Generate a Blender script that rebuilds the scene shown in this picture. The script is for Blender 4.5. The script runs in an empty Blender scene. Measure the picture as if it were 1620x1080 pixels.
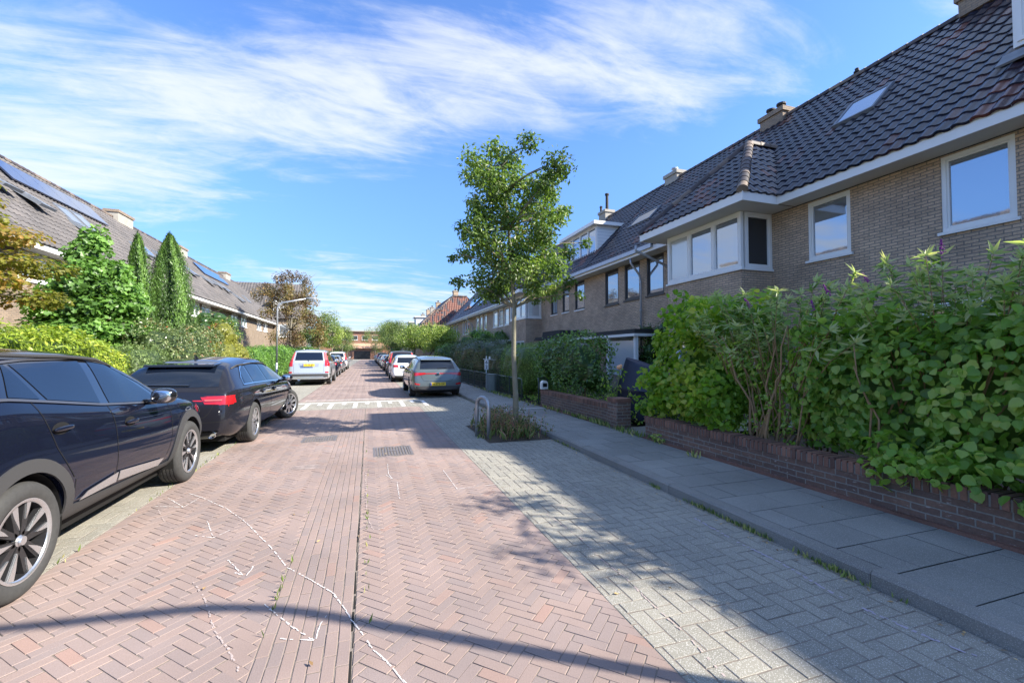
import bpy, bmesh, math, random
import numpy as np
from mathutils import Vector, Matrix
from mathutils.bvhtree import BVHTree
random.seed(7); RG = np.random.default_rng(11)
S = bpy.context.scene; COL = S.collection; R = math.radians

# ------------------------------------------------------------------ materials
def nt(name):
    m = bpy.data.materials.new(name); m.use_nodes = True
    n = m.node_tree; return m, n, n.nodes['Principled BSDF']
def mat(name, c, rough=.6, metal=0, coat=0, spec=.5, noise=0, nscale=3, bump=0, bscale=60, emit=None):
    m, n, p = nt(name)
    p.inputs['Base Color'].default_value = (*c, 1); p.inputs['Roughness'].default_value = rough
    p.inputs['Metallic'].default_value = metal; p.inputs['Coat Weight'].default_value = coat
    p.inputs['Coat Roughness'].default_value = .03; p.inputs['Specular IOR Level'].default_value = spec
    if noise or bump:
        g = n.nodes.new('ShaderNodeNewGeometry')
    if noise:
        t = n.nodes.new('ShaderNodeTexNoise'); t.inputs['Scale'].default_value = nscale; t.inputs['Detail'].default_value = 6
        n.links.new(g.outputs['Position'], t.inputs['Vector'])
        mx = n.nodes.new('ShaderNodeMixRGB'); mx.blend_type = 'MIX'
        mx.inputs[1].default_value = (*[x*(1-noise) for x in c], 1); mx.inputs[2].default_value = (*[min(1, x*(1+noise)) for x in c], 1)
        n.links.new(t.outputs[0], mx.inputs[0]); n.links.new(mx.outputs[0], p.inputs['Base Color'])
    if bump:
        t = n.nodes.new('ShaderNodeTexNoise'); t.inputs['Scale'].default_value = bscale; t.inputs['Detail'].default_value = 4
        n.links.new(g.outputs['Position'], t.inputs['Vector'])
        b = n.nodes.new('ShaderNodeBump'); b.inputs['Strength'].default_value = bump; b.inputs['Distance'].default_value = .01
        n.links.new(t.outputs[0], b.inputs['Height']); n.links.new(b.outputs[0], p.inputs['Normal'])
    return m
def ramp(n, stops, interp='LINEAR'):
    r = n.nodes.new('ShaderNodeValToRGB'); e = r.color_ramp.elements; r.color_ramp.interpolation = interp
    while len(e) < len(stops): e.new(.5)
    for q, (a, c) in zip(e, stops): q.position = a; q.color = (*c, 1)
    return r
def mathn(n, op, a, b=None):
    k = n.nodes.new('ShaderNodeMath'); k.operation = op
    for i, v in enumerate((a, b)):
        if v is None: continue
        if isinstance(v, (int, float)): k.inputs[i].default_value = v
        else: n.links.new(v, k.inputs[i])
    return k.outputs[0]
def rndmat(name, stops, rough=.8, fine=.25, fscale=90, stain=.18, sscale=.8, bump=.3, spec=.4, coat=0, speck=0, roughvar=0, interp='LINEAR'):
    """colour from the per-piece 'rnd' attribute, fine grain and broad stains on top"""
    m, n, p = nt(name)
    a = n.nodes.new('ShaderNodeAttribute'); a.attribute_name = 'rnd'
    r = ramp(n, stops, interp); n.links.new(a.outputs['Fac'], r.inputs[0])
    g = n.nodes.new('ShaderNodeNewGeometry')
    def ns(sc, det=4):
        t = n.nodes.new('ShaderNodeTexNoise'); t.inputs['Scale'].default_value = sc; t.inputs['Detail'].default_value = det
        n.links.new(g.outputs['Position'], t.inputs['Vector']); return t.outputs[0]
    f = ns(fscale); s = ns(sscale, 6)
    k = mathn(n, 'ADD', mathn(n, 'MULTIPLY', mathn(n, 'SUBTRACT', f, .5), 2*fine), 1)
    k2 = mathn(n, 'ADD', mathn(n, 'MULTIPLY', mathn(n, 'SUBTRACT', s, .5), 4*stain), 1)
    k3 = mathn(n, 'MULTIPLY', k, k2)
    v = n.nodes.new('ShaderNodeVectorMath'); v.operation = 'SCALE'
    n.links.new(r.outputs[0], v.inputs[0]); n.links.new(k3, v.inputs['Scale'])
    out = v.outputs[0]
    if speck:
        t = n.nodes.new('ShaderNodeTexVoronoi'); t.inputs['Scale'].default_value = 120; n.links.new(g.outputs['Position'], t.inputs['Vector'])
        lt = mathn(n, 'LESS_THAN', t.outputs['Distance'], .30)
        mx = n.nodes.new('ShaderNodeMixRGB'); n.links.new(mathn(n, 'MULTIPLY', lt, speck), mx.inputs[0])
        n.links.new(out, mx.inputs[1]); mx.inputs[2].default_value = (.62, .6, .56, 1); out = mx.outputs[0]
    n.links.new(out, p.inputs['Base Color'])
    p.inputs['Roughness'].default_value = rough; p.inputs['Specular IOR Level'].default_value = spec
    p.inputs['Coat Weight'].default_value = coat; p.inputs['Coat Roughness'].default_value = .25
    if bump:
        b = n.nodes.new('ShaderNodeBump'); b.inputs['Strength'].default_value = bump; b.inputs['Distance'].default_value = .004
        n.links.new(f, b.inputs['Height']); n.links.new(b.outputs[0], p.inputs['Normal'])
    return m
def brickmat(name, c1, c2, mortar, bw=.21, bh=.0625, ms=.008, stain=.25, eff=0):
    m, n, p = nt(name)
    g = n.nodes.new('ShaderNodeNewGeometry')
    sp = n.nodes.new('ShaderNodeSeparateXYZ'); n.links.new(g.outputs['Position'], sp.inputs[0])
    sn = n.nodes.new('ShaderNodeSeparateXYZ'); n.links.new(g.outputs['True Normal'], sn.inputs[0])
    isx = mathn(n, 'GREATER_THAN', mathn(n, 'ABSOLUTE', sn.outputs[0]), .6)
    u = mathn(n, 'ADD', mathn(n, 'MULTIPLY', sp.outputs[1], isx), mathn(n, 'MULTIPLY', sp.outputs[0], mathn(n, 'SUBTRACT', 1, isx)))
    cb = n.nodes.new('ShaderNodeCombineXYZ'); n.links.new(u, cb.inputs[0]); n.links.new(sp.outputs[2], cb.inputs[1])
    # wobble so courses are not ruler straight
    wn = n.nodes.new('ShaderNodeTexNoise'); wn.inputs['Scale'].default_value = 7; n.links.new(cb.outputs[0], wn.inputs['Vector'])
    wv = n.nodes.new('ShaderNodeVectorMath'); wv.operation = 'SCALE'; n.links.new(wn.outputs['Color'], wv.inputs[0]); wv.inputs['Scale'].default_value = .012
    av = n.nodes.new('ShaderNodeVectorMath'); av.operation = 'ADD'; n.links.new(cb.outputs[0], av.inputs[0]); n.links.new(wv.outputs[0], av.inputs[1])
    b = n.nodes.new('ShaderNodeTexBrick'); n.links.new(av.outputs[0], b.inputs['Vector'])
    b.inputs['Scale'].default_value = 1; b.inputs['Brick Width'].default_value = bw; b.inputs['Row Height'].default_value = bh
    b.inputs['Mortar Size'].default_value = ms; b.inputs['Mortar Smooth'].default_value = .3; b.offset = .5
    b.inputs['Color1'].default_value = (*c1, 1); b.inputs['Color2'].default_value = (*c2, 1); b.inputs['Mortar'].default_value = (*mortar, 1)
    t = n.nodes.new('ShaderNodeTexNoise'); t.inputs['Scale'].default_value = 1.1; t.inputs['Detail'].default_value = 8; t.inputs['Roughness'].default_value = .65
    n.links.new(g.outputs['Position'], t.inputs['Vector'])
    t2 = n.nodes.new('ShaderNodeTexNoise'); t2.inputs['Scale'].default_value = 45; t2.inputs['Detail'].default_value = 3
    n.links.new(g.outputs['Position'], t2.inputs['Vector'])
    k = mathn(n, 'ADD', mathn(n, 'MULTIPLY', mathn(n, 'SUBTRACT', t.outputs[0], .5), 4*stain), 1)
    k = mathn(n, 'MULTIPLY', k, mathn(n, 'ADD', mathn(n, 'MULTIPLY', t2.outputs[0], .7), .65))
    v = n.nodes.new('ShaderNodeVectorMath'); v.operation = 'SCALE'; n.links.new(b.outputs['Color'], v.inputs[0]); n.links.new(k, v.inputs['Scale'])
    out = v.outputs[0]
    if eff:   # lime efflorescence specks and streaks
        t3 = n.nodes.new('ShaderNodeTexNoise'); t3.inputs['Scale'].default_value = 14; t3.inputs['Detail'].default_value = 8; t3.inputs['Roughness'].default_value = .7
        mp = n.nodes.new('ShaderNodeMapping'); mp.inputs['Scale'].default_value = (1, 1, 3.2); n.links.new(g.outputs['Position'], mp.inputs[0]); n.links.new(mp.outputs[0], t3.inputs['Vector'])
        rr = ramp(n, [(0, (0, 0, 0)), (.60, (0, 0, 0)), (.72, (eff,)*3)]); n.links.new(t3.outputs[0], rr.inputs[0])
        mx = n.nodes.new('ShaderNodeMixRGB'); n.links.new(rr.outputs[0], mx.inputs[0]); n.links.new(out, mx.inputs[1]); mx.inputs[2].default_value = (.5, .48, .45, 1); out = mx.outputs[0]
    n.links.new(out, p.inputs['Base Color']); p.inputs['Roughness'].default_value = .85
    bp = n.nodes.new('ShaderNodeBump'); bp.inputs['Strength'].default_value = .8; bp.inputs['Distance'].default_value = .012
    h = mathn(n, 'ADD', mathn(n, 'SUBTRACT', 1, b.outputs['Fac']), mathn(n, 'MULTIPLY', t2.outputs[0], .35))
    n.links.new(h, bp.inputs['Height']); n.links.new(bp.outputs[0], p.inputs['Normal'])
    return m
def leafmat(name, stops, transl=.35, rough=.40, spec=.5, k=1.5):
    stops = [(a, tuple(min(.60, x*k*(.6+.65*a)) for x in c)) for a, c in stops]
    m, n, p = nt(name)
    a = n.nodes.new('ShaderNodeAttribute'); a.attribute_name = 'rnd'
    r = ramp(n, stops); n.links.new(a.outputs['Fac'], r.inputs[0])
    n.links.new(r.outputs[0], p.inputs['Base Color']); p.inputs['Roughness'].default_value = rough; p.inputs['Specular IOR Level'].default_value = spec
    tr = n.nodes.new('ShaderNodeBsdfTranslucent'); v = n.nodes.new('ShaderNodeVectorMath'); v.operation = 'MULTIPLY'
    n.links.new(r.outputs[0], v.inputs[0]); v.inputs[1].default_value = (1.25, 1.35, .6); n.links.new(v.outputs[0], tr.inputs[0])
    mx = n.nodes.new('ShaderNodeMixShader'); mx.inputs[0].default_value = transl
    n.links.new(p.outputs[0], mx.inputs[1]); n.links.new(tr.outputs[0], mx.inputs[2])
    n.links.new(mx.outputs[0], n.nodes['Material Output'].inputs[0]); return m

# ------------------------------------------------------------------ objects
def tag(o, label=None, cat=None, group=None, kind=None):
    if label: o['label'] = label
    if cat: o['category'] = cat
    if group: o['group'] = group
    if kind: o['kind'] = kind
    return o
def empty(name, loc=(0, 0, 0), rz=0, label=None, cat=None, group=None):
    o = bpy.data.objects.new(name, None); COL.objects.link(o); o.location = loc; o.rotation_euler.z = rz; o.empty_display_size = .2
    return tag(o, label, cat, group)
def link(name, me, m, parent=None):
    o = bpy.data.objects.new(name, me); COL.objects.link(o)
    if m is not None and not me.materials: me.materials.append(m)
    if parent is not None: o.parent = parent
    return o
def npmesh(name, V, F, rnd=None, smooth=False):
    """V (n,3); F list of (k,m) int arrays"""
    me = bpy.data.meshes.new(name); V = np.asarray(V, dtype=np.float32)
    F = [np.asarray(f, dtype=np.int32) for f in F if len(f)]
    me.vertices.add(len(V)); me.vertices.foreach_set('co', V.ravel())
    loops = np.concatenate([f.ravel() for f in F]); me.loops.add(len(loops)); me.loops.foreach_set('vertex_index', loops)
    tot = np.concatenate([np.full(len(f), f.shape[1], np.int32) for f in F]); st = np.concatenate([[0], np.cumsum(tot)[:-1]]).astype(np.int32)
    me.polygons.add(len(tot)); me.polygons.foreach_set('loop_start', st); me.polygons.foreach_set('loop_total', tot)
    me.polygons.foreach_set('use_smooth', np.full(len(tot), bool(smooth)))
    if rnd is not None:
        at = me.attributes.new('rnd', 'FLOAT', 'POINT'); at.data.foreach_set('value', np.asarray(rnd, np.float32))
    me.update(calc_edges=True); return me
class MB:
    def __init__(s): s.v = []; s.f = []; s.r = []
    def add(s, vs, fs, rnd=.5):
        k = len(s.v); s.v += [tuple(map(float, v)) for v in vs]; s.f += [tuple(k+i for i in f) for f in fs]; s.r += [rnd]*len(vs); return s
    def box(s, a, b, rnd=.5, rot=None, c=None):
        (x0, y0, z0), (x1, y1, z1) = a, b
        x0, x1 = min(x0, x1), max(x0, x1); y0, y1 = min(y0, y1), max(y0, y1); z0, z1 = min(z0, z1), max(z0, z1)
        vs = [Vector(p) for p in ((x0, y0, z0), (x1, y0, z0), (x1, y1, z0), (x0, y1, z0), (x0, y0, z1), (x1, y0, z1), (x1, y1, z1), (x0, y1, z1))]
        if rot is not None:
            c = Vector(c) if c else Vector(((x0+x1)/2, (y0+y1)/2, (z0+z1)/2)); vs = [c + rot @ (v-c) for v in vs]
        return s.add(vs, [(0, 3, 2, 1), (4, 5, 6, 7), (0, 1, 5, 4), (1, 2, 6, 5), (2, 3, 7, 6), (3, 0, 4, 7)], rnd)
    def tube(s, pts, rad, n=8, rnd=.5, cap=True):
        pts = [Vector(p) for p in pts]; rad = rad if isinstance(rad, (list, tuple)) else [rad]*len(pts)
        vs = []; up = None
        for i, p in enumerate(pts):
            d = (pts[min(i+1, len(pts)-1)] - pts[max(i-1, 0)]).normalized()
            if up is None: up = Vector((0, 0, 1)) if abs(d.z) < .9 else Vector((1, 0, 0))
            a = d.cross(up).normalized(); b = a.cross(d).normalized(); up = b
            vs += [p + rad[i]*(math.cos(2*math.pi*j/n)*a + math.sin(2*math.pi*j/n)*b) for j in range(n)]
        fs = [(i*n+j, i*n+(j+1) % n, (i+1)*n+(j+1) % n, (i+1)*n+j) for i in range(len(pts)-1) for j in range(n)]
        if cap: fs += [tuple(range(n))[::-1], tuple((len(pts)-1)*n+j for j in range(n))]
        return s.add(vs, fs, rnd)
    def prism(s, poly, axis, a, b, rnd=.5):
        """poly in the two other axes (cyclic order), extruded along axis from a to b"""
        def mk(p, t): return {'x': (t, p[0], p[1]), 'y': (p[0], t, p[1]), 'z': (p[0], p[1], t)}[axis]
        n = len(poly); vs = [mk(p, a) for p in poly] + [mk(p, b) for p in poly]
        return s.add(vs, [tuple(range(n))[::-1], tuple(range(n, 2*n))] + [(i, (i+1) % n, n+(i+1) % n, n+i) for i in range(n)], rnd)
    def lathe(s, prof, c=(0, 0, 0), axis='z', n=24, rnd=.5):
        """prof list of (r, h)"""
        vs = []
        for r, h in prof:
            for j in range(n):
                a = 2*math.pi*j/n; p = (r*math.cos(a), r*math.sin(a), h)
                if axis == 'x': p = (h, r*math.cos(a), r*math.sin(a))
                if axis == 'y': p = (r*math.cos(a), h, r*math.sin(a))
                vs.append((p[0]+c[0], p[1]+c[1], p[2]+c[2]))
        return s.add(vs, [(i*n+j, i*n+(j+1) % n, (i+1)*n+(j+1) % n, (i+1)*n+j) for i in range(len(prof)-1) for j in range(n)], rnd)
    def ell(s, c, r, n=16, m=10, p=1, rnd=.5, rot=None):
        vs = []; f = lambda x: math.copysign(abs(x)**p, x)
        for i in range(m+1):
            t = math.pi*(i/m-.5)
            for j in range(n):
                a = 2*math.pi*j/n; q = Vector((r[0]*f(math.cos(t))*f(math.cos(a)), r[1]*f(math.cos(t))*f(math.sin(a)), r[2]*f(math.sin(t))))
                if rot is not None: q = rot @ q
                vs.append(Vector(c)+q)
        return s.add(vs, [(i*n+j, i*n+(j+1) % n, (i+1)*n+(j+1) % n, (i+1)*n+j) for i in range(m) for j in range(n)], rnd)
    def quad(s, *p, rnd=.5): return s.add(p, [tuple(range(len(p)))], rnd)
    def mesh(s, name, smooth=False):
        me = bpy.data.meshes.new(name); me.from_pydata(s.v, [], s.f)
        at = me.attributes.new('rnd', 'FLOAT', 'POINT'); at.data.foreach_set('value', np.asarray(s.r, np.float32))
        me.polygons.foreach_set('use_smooth', [bool(smooth)]*len(me.polygons))
        return me
    def build(s, name, m, parent=None, smooth=False, bevel=0, fix=False):
        me = s.mesh(name, smooth)
        if fix or bevel:
            bm = bmesh.new(); bm.from_mesh(me)
            if bevel: bmesh.ops.bevel(bm, geom=bm.edges[:], offset=bevel, segments=2, affect='EDGES', profile=.5)
            bmesh.ops.recalc_face_normals(bm, faces=bm.faces[:]); bm.to_mesh(me); bm.free()
        return link(name, me, m, parent)
def struct(o): o['kind'] = 'structure'; return o
def smooth_auto(o, ang=35):
    me = o.data; me.polygons.foreach_set('use_smooth', [True]*len(me.polygons))
    try: me.set_sharp_from_angle(angle=R(ang))
    except Exception: pass
    return o
def copy_tree(o, parent=None):
    c = o.copy(); COL.objects.link(c)
    if parent is not None: c.parent = parent
    for ch in list(o.children): copy_tree(ch, c)
    return c
_w = RG.normal(size=(10, 3)); _ph = RG.uniform(0, 6.28, 10)
def nz(P, sc=1.0):
    """cheap smooth noise, about -1..1"""
    q = (np.asarray(P)*sc) @ (_w.T*1.7) + _ph
    return np.sin(q + 1.3*np.sin(q[:, ::-1]*.7)).mean(axis=1)*1.9

# ------------------------------------------------------------------ foliage
T_ROUND = (np.array([(0, 0, 0), (-.34, .06, .03), (-.5, .38, .06), (-.3, .74, .02), (0, 1, -.08), (.3, .74, .02), (.5, .38, .06), (.34, .06, .03)]), [[0, 1, 2, 3, 4], [0, 4, 5, 6, 7]])
T_LANCE = (np.array([(0, 0, 0), (-.13, .35, .03), (0, 1, -.12), (.13, .35, .03)]), [[0, 1, 2], [0, 2, 3]])
T_OVAL = (np.array([(0, 0, 0), (-.27, .4, .05), (0, 1, -.05), (.27, .4, .05)]), [[0, 1, 2], [0, 2, 3]])
T_LOBED = (np.array([(0, 0, 0), (-.45, .12, .05), (-.22, .38, 0), (-.42, .78, .05), (0, 1, -.08), (.42, .78, .05), (.22, .38, 0), (.45, .12, .05)]), [[0, 1, 2, 3, 4], [0, 4, 5, 6, 7]])
T_SPRAY = (np.array([(0, 0, 0), (-.16, .45, .03), (0, 1, 0), (.16, .45, .03)]), [[0, 1, 2, 3]])
def unit(a): return a/np.maximum(np.linalg.norm(a, axis=1, keepdims=True), 1e-9)
def leaves(P, N, T, size, tmpl, rnd, core=None):
    """returns V, faces, rnd for leaves at P with normal N and tip direction T"""
    tv, tf = tmpl; n = len(P); N = unit(N); T = unit(T - N*(T*N).sum(1, keepdims=True)); B = np.cross(T, N)
    sz = np.asarray(size).reshape(-1, 1, 1)
    V = P[:, None] + sz*(tv[None, :, 0:1]*B[:, None] + tv[None, :, 1:2]*T[:, None] + tv[None, :, 2:3]*N[:, None])
    k = len(tv); off = (np.arange(n)*k)[:, None, None]; fa = np.array(tf)[None]
    F = [(off+fa).reshape(-1, fa.shape[2])]; Rn = np.repeat(rnd, k)
    return V.reshape(-1, 3), F, Rn
def merge(parts):
    V = []; F = []; Q = []; k = 0
    for v, f, r in parts:
        V.append(v); F += [np.asarray(x)+k for x in f]; Q.append(r); k += len(v)
    return np.concatenate(V), F, np.concatenate(Q)
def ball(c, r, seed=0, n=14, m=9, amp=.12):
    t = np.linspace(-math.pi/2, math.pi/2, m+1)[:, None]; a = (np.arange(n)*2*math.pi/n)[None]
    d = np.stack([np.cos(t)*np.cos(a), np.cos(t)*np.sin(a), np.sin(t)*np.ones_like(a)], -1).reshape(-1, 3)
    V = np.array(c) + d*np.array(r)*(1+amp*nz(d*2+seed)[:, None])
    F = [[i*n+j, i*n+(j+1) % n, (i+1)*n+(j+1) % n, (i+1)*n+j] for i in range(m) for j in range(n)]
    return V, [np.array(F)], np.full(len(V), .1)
def blob_pts(c, r, n, shell=.5, clump=.0, cs=3.):
    c = np.array(c); r = np.array(r if hasattr(r, '__len__') else (r,)*3)
    d = unit(RG.normal(size=(int(n*(1.6 if clump else 1)), 3))); rad = RG.uniform(shell, 1.05, len(d))**.7
    P = c + d*r*rad[:, None]
    if clump:
        k = nz(P, cs) + RG.normal(size=len(P))*.35 > -clump; P, d = P[k], d[k]
    return P[:n], unit(d/r)[:n]
def foliage(name, m, parent, lobes, size, tmpl, up=.5, jit=.6, droop=.3, shell=.5, clump=0, cs=3., core=.0, rb=(0, 1), tiprise=0, sizevar=.3):
    """lobes: (cx,cy,cz,rx,ry,rz,n)"""
    parts = []
    for i, (cx, cy, cz, rx, ry, rz, n) in enumerate(lobes):
        P, D = blob_pts((cx, cy, cz), (rx, ry, rz), int(n), shell, clump, cs)
        if not len(P): continue
        N = D*.8 + np.array([0, 0, up]) + RG.normal(size=P.shape)*jit
        T = D*.5 + np.array([0, 0, -droop+tiprise]) + RG.normal(size=P.shape)*.6
        base = RG.uniform(rb[0], rb[1]); rn = np.clip(.5*base + .5*RG.uniform(rb[0], rb[1], len(P)) + .12*nz(P, 1.3), 0, 1)
        parts.append(leaves(P, N, T, size*RG.uniform(1-sizevar, 1+sizevar, len(P)), tmpl, rn))
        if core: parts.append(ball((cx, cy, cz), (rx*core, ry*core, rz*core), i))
    V, F, Q = merge(parts)
    return link(name, npmesh(name, V, F, Q), m, parent)
def hedge(name, m, parent, x0, x1, y0, y1, z0, z1, dens, size, tmpl, up=.3, jit=.5, droop=.2, lump=.12, ls=1.2, rnd=.9, tiprise=0, rb=(0, 1), topfn=None, inset=.14):
    """box-like hedge with rounded, lumpy surface"""
    cx, cy, cz = (x0+x1)/2, (y0+y1)/2, (z0+z1)/2; h = np.array([(x1-x0)/2, (y1-y0)/2, (z1-z0)/2])
    def surf(d, ins=0., p=4.):
        s = (np.abs(d)**p).sum(1)**(-1/p); q = d*s[:, None]
        W = np.array([cx, cy, cz]) + q*(h-ins)
        n_ = unit(np.sign(q)*np.abs(q)**(p-1)/h)
        W = W + n_*(lump*nz(W, ls) + .4*lump*nz(W, ls*3.1))[:, None]
        if topfn is not None: W[:, 2] = z0 + (W[:, 2]-z0)*topfn(W[:, 1])
        return W, n_
    area = 4*(h[0]*h[1]+2*h[0]*h[2]+2*h[1]*h[2])
    n = int(area*dens); fa = np.array([h[1]*h[2], h[0]*h[2], h[0]*h[1]]); fa = fa/fa.sum()
    ax = RG.choice(3, n, p=fa); d = RG.uniform(-1, 1, (n, 3)); d[np.arange(n), ax] = RG.choice([-1, 1], n)
    W, N_ = surf(d); k = W[:, 2] > z0+.03; W, N_ = W[k], N_[k]
    W = W - N_*RG.uniform(-.02, .10, len(W))[:, None]
    N = N_ + np.array([0, 0, up]) + RG.normal(size=W.shape)*jit
    T = N_*.4 + np.array([0, 0, -droop+tiprise]) + RG.normal(size=W.shape)*.6
    rn = np.clip(RG.uniform(rb[0], rb[1], len(W))*.7 + .15 + .2*nz(W, 2.2), 0, 1)
    parts = [leaves(W, N, T, size*RG.uniform(.7, 1.3, len(W)), tmpl, rn)]
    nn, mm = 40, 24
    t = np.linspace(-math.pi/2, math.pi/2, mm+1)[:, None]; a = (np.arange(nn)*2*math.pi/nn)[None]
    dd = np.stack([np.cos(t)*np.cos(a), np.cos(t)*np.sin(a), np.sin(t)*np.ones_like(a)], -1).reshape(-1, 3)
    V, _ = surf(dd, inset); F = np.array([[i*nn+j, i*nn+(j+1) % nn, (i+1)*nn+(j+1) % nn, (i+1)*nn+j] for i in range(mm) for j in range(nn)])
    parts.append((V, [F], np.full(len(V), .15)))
    V, F, Q = merge(parts); return link(name, npmesh(name, V, F, Q), m, parent)
def limb(mb, a, b, r0, r1, k=4, wob=.08, n=6):
    a, b = Vector(a), Vector(b); L = (b-a).length; pts = []; rr = []
    for i in range(k+1):
        t = i/k; p = a.lerp(b, t)
        if 0 < i < k: p += Vector((random.uniform(-1, 1), random.uniform(-1, 1), random.uniform(-.5, .5)))*wob*L
        p.z += .15*L*t*(1-t)*2; pts.append(p); rr.append(r0+(r1-r0)*t)
    mb.tube(pts, rr, n)
def tree(name, loc, label, cat, leafm, barkm, trunk, lobes, size, tmpl, tr=.06, group=None, **kw):
    """trunk: list of (x,y,z) local points; lobes local"""
    o = empty(name, loc, 0, label, cat, group); mb = MB(); k = len(trunk)
    mb.tube(trunk, [tr*(1.25 if i == 0 else 1)*(1-.75*i/(k-1)) for i in range(k)], 10)
    for L in lobes:
        c = Vector(L[:3]); q = min((Vector(t) for t in trunk[1:]), key=lambda t: (t-c).length + (2 if t.z > c.z+.1 else 0))
        if (q-c).length > .1: limb(mb, q, c, tr*.35, .006)
        for _ in range(2):
            e = c + Vector((random.uniform(-1, 1)*L[3], random.uniform(-1, 1)*L[4], random.uniform(-.3, 1)*L[5])); limb(mb, c, e, .008, .003, 2, .1, 4)
    mb.build('trunk', barkm, o, smooth=True)
    foliage('crown', leafm, o, lobes, size, tmpl, **kw); return o
def rand_crown(cx, cy, cz, rx, ry, rz, k, lr, n, taper=0):
    out = []
    for _ in range(k):
        d = unit(RG.normal(size=(1, 3)))[0]*RG.uniform(.35, 1)**.6
        s = 1 - taper*max(0, d[2]); r = lr*RG.uniform(.7, 1.25)
        out.append((cx+d[0]*(rx-r*.5)*s, cy+d[1]*(ry-r*.5)*s, cz+d[2]*(rz-r*.5), r, r, r*.8, n))
    return out
# ------------------------------------------------------------------ ground
M = {}
M['redpave'] = rndmat('red_paver', [(0, (.255, .202, .187)), (.3, (.272, .209, .190)), (.6, (.284, .214, .190)), (.96, (.293, .218, .190)), (1, (.32, .208, .172))], .85, .22, 150, .2, .9, .3)
M['greypave'] = rndmat('grey_paver', [(0, (.24, .228, .195)), (.5, (.265, .25, .212)), (1, (.29, .272, .228))], .9, .45, 210, .14, 1.3, .6, speck=.6)
M['slab'] = rndmat('pavement_slab', [(0, (.222, .218, .202)), (.5, (.24, .236, .22)), (1, (.262, .256, .238))], .9, .5, 210, .16, 1.2, .6, speck=.35)
M['joint'] = mat('paving_joint', (.20, .168, .142), .95, noise=.45, nscale=9, bump=.5, bscale=120)
M['slabjoint'] = mat('slab_joint', (.06, .058, .05), .95, noise=.5, nscale=12)
M['crack'] = mat('open_joint', (.012, .010, .008), 1)
M['kerb'] = rndmat('kerb_concrete', [(0, (.19, .185, .17)), (1, (.25, .24, .22))], .9, .45, 190, .2, 1.8, .6, speck=.3)
M['soil'] = mat('soil', (.07, .052, .035), .95, noise=.4, nscale=5, bump=1, bscale=30)
M['whitepaint'] = mat('road_paint', (.74, .73, .70), .7, noise=.12, nscale=14, bump=.2)
M['chalk'] = mat('chalk', (.66, .62, .60), .95)
M['chalkfaint'] = mat('chalk_faint', (.44, .36, .335), .95)
M['lilac'] = mat('chalk_lilac', (.42, .37, .44), .95)
M['castiron'] = mat('cast_iron', (.21, .185, .175), .55, .4, noise=.3, nscale=20, bump=.3)

def clip(poly, xa, xb, ya, yb):
    for ax, lim, sg in ((0, xa, 1), (0, xb, -1), (1, ya, 1), (1, yb, -1)):
        out = []
        for i in range(len(poly)):
            p, q = poly[i-1], poly[i]; dp, dq = sg*(p[ax]-lim), sg*(q[ax]-lim)
            if (dp >= 0) != (dq >= 0):
                t = dp/(dp-dq); out.append((p[0]+t*(q[0]-p[0]), p[1]+t*(q[1]-p[1])))
            if dq >= 0: out.append(q)
        poly = out
        if len(poly) < 3: return []
    return poly
def herring(x0, x1, y0, y1, W, n, deg, holes=()):
    c, s = math.cos(R(deg)), math.sin(R(deg)); ox, oy = (x0+x1)/2, y0
    D = int(math.hypot(x1-x0, y1-y0)/W)+2*n+4; res = []
    inv = lambda x, y: ((c*(x-ox)+s*(y-oy))/W, (-s*(x-ox)+c*(y-oy))/W)
    cs = [inv(x, y) for x in (x0, x1) for y in (y0, y1)]
    a0, a1 = math.floor(min(q[0] for q in cs))-n, math.ceil(max(q[0] for q in cs))+n
    b0, b1 = math.floor(min(q[1] for q in cs))-n, math.ceil(max(q[1] for q in cs))+n
    for b in range(b0, b1):
        for a in range(a0, a1):
            d = (a-b) % (2*n)
            if d == 0: r = (a, b, a+n, b+1)
            elif d == 2*n-1: r = (a, b, a+1, b+n)
            else: continue
            P = [(ox+W*(c*u-s*v), oy+W*(s*u+c*v)) for u, v in ((r[0], r[1]), (r[2], r[1]), (r[2], r[3]), (r[0], r[3]))]
            xs = [p[0] for p in P]; ys = [p[1] for p in P]
            if max(xs) <= x0 or min(xs) >= x1 or max(ys) <= y0 or min(ys) >= y1: continue
            if min(xs) < x0 or max(xs) > x1 or min(ys) < y0 or max(ys) > y1:
                P = clip(P, x0, x1, y0, y1)
                if len(P) < 3: continue
                ar = abs(sum(P[i-1][0]*P[i][1]-P[i][0]*P[i-1][1] for i in range(len(P))))/2
                if ar < .0012: continue
            mx, my = sum(p[0] for p in P)/len(P), sum(p[1] for p in P)/len(P)
            if any(h[0] < mx < h[1] and h[2] < my < h[3] for h in holes): continue
            res.append(P)
    return res
def running(x0, x1, y0, y1, w, l, along='y'):
    res = []; nc = max(1, round((x1-x0)/w)); w = (x1-x0)/nc
    for i in range(nc):
        y = y0 - l*((i*.5) % 1) - random.uniform(0, .02)
        while y < y1:
            P = clip([(x0+i*w, y), (x0+(i+1)*w, y), (x0+(i+1)*w, y+l), (x0+i*w, y+l)], x0, x1, y0, y1)
            if P: res.append(P)
            y += l
    return res
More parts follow.
